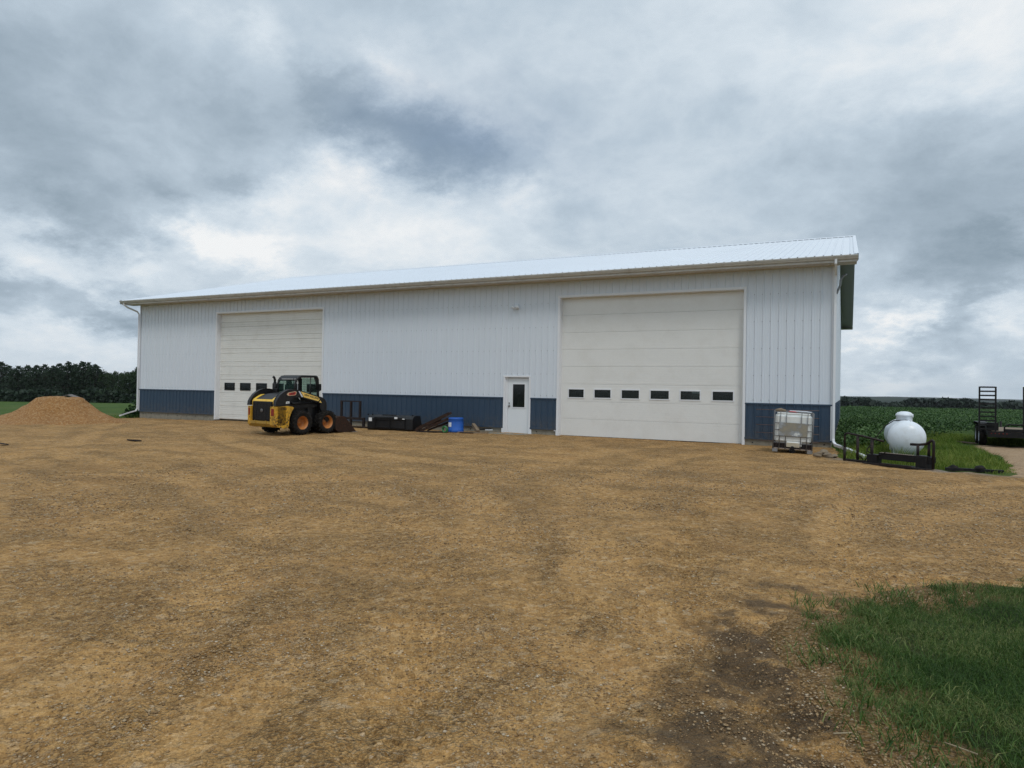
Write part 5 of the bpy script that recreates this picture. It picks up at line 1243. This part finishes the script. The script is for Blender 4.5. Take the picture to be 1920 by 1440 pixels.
pt = [make_tree('pine', 3, 9, 6.4), make_tree('pine', 4, 9, 6.0), make_tree('pine', 5, 9, 7.0)]
used_ = [False]*3
# (px, depth, height factor)
PN = [(-62, 172, 1.08), (-30, 178, 1.10), (2, 172, 1.12), (17, 180, 1.05), (34, 170, 1.0), (52, 178, 1.06), (68, 170, 1.03), (84, 180, 1.10), (99, 170, 1.02), (112, 177, 1.12), (128, 169, 1.14), (141, 179, 1.12), (154, 170, 1.15), (166, 177, 1.16), (178, 171, 1.08), (186, 178, .92)]
ORD = ['first', 'second', 'third', 'fourth', 'fifth', 'sixth', 'seventh', 'eighth', 'ninth', 'tenth', 'eleventh', 'twelfth', 'thirteenth', 'fourteenth', 'fifteenth', 'sixteenth']
for i_, (px_, dp, hf) in enumerate(PN):
    k_ = i_ % 3; o = pt[k_] if not used_[k_] else copy_tree(pt[k_]); used_[k_] = True
    nth = ORD[len(PN)-1-i_]
    place(o, px_, dp, (1, 1, hf*.97), random.uniform(0, 6), nth+' dark pine of the row beyond the green field, counted from the broadleaf trees', 'pine tree', 'pine trees in the row left of the shed')
bt = [make_tree('broad', 13, 7, 6.2), make_tree('broad', 14, 7, 5.4)]
BR = [(203, 172, 1.12, 'low broadleaf tree at the right end of the pine row'), (222, 168, 1.14, 'broadleaf tree with sky showing through its crown, midway between the pines and the shed'), (243, 164, 1.13, 'broadleaf tree with a ragged top beside the shed corner'), (262, 166, 1.28, 'tallest broadleaf tree, half hidden by the shed corner')]
for i_, (px_, dp, hf, lb) in enumerate(BR):
    o = bt[i_] if i_ < 2 else copy_tree(bt[i_ % 2]); place(o, px_, dp, (.95, .95, hf), random.uniform(0, 6), lb, 'tree', 'broadleaf trees beside the shed corner')
# undergrowth at the feet of the trees
def undf(n):
    l = rng.uniform(-150, 285, n); dp = rng.uniform(158, 178, n); lx = (l-960)/1287*dp; return CX+fw.x*dp+rt.x*lx, CY+fw.y*dp+rt.y*lx
tag(leaves('undergrowth', 26000, undf, 'pine', .14, .26, lambda x, y, n: rng.random(n)**1.3*(1.3+2.4*(fbm(x/6, y/6, 70, 2)+.5)), .25, flat=1.5), kind='stuff')
# far woods right of the shed
def woodf(n):
    a = rng.uniform(R(-4), R(24), n); d = 470+rng.random(n)*160; return CX+np.sin(a)*d, CY+np.cos(a)*d
def woodz(x, y, n):
    a = np.degrees(np.arctan2(x-CX, y-CY)); top = 8.0+3.4*fbm(a/1.1, a*0+3, 71, 4)+2.4*np.exp(-((a-5.3)/1.4)**2)-2.2*sstep(9, 14, a); return rng.random(n)**.7*top
w_ = leaves('far_woods', 60000, woodf, 'woods', .45, .8, woodz, .35, flat=1.5); tag(w_, kind='stuff')
# farm shed roof among the pines
x_, y_ = at_px(131, 118); z_ = float(H(x_, y_))
fs = empty('farm_shed', (x_, y_, z_-.6), YAW+R(25), 'low shed with a grey-brown roof peeking out behind the gravel heap', 'shed')
mb = MB(); mb.box(-1.8, 1.8, -2.4, 2.4, -.5, 1.35); mb.build('wall', paint('tan_boards', (.30, .24, .17), .8), fs)
mb = MB(); mb.prism([(-2.0, 1.3), (0, 2.1), (2.0, 1.3), (2.0, 1.38), (0, 2.2), (-2.0, 1.38)], -2.6, 2.6, 'y'); mb.build('roof', paint('old_shingles', (.14, .12, .11), .9), fs)
# haze
mb = MB(); mb.box(-6400, 6400, -6400, 6600, -90, 90); hz = mb.build('haze', None); hz.data.materials.clear()
hm = bpy.data.materials.new('haze'); hm.use_nodes = True; hm.node_tree.nodes.remove(hm.node_tree.nodes['Principled BSDF'])
pv = hm.node_tree.nodes.new('ShaderNodeVolumePrincipled'); pv.inputs['Density'].default_value = .00006; pv.inputs['Color'].default_value = (.93, .965, 1, 1)
hm.node_tree.links.new(pv.outputs[0], hm.node_tree.nodes['Material Output'].inputs['Volume']); hz.data.materials.append(hm); tag(hz, kind='stuff')
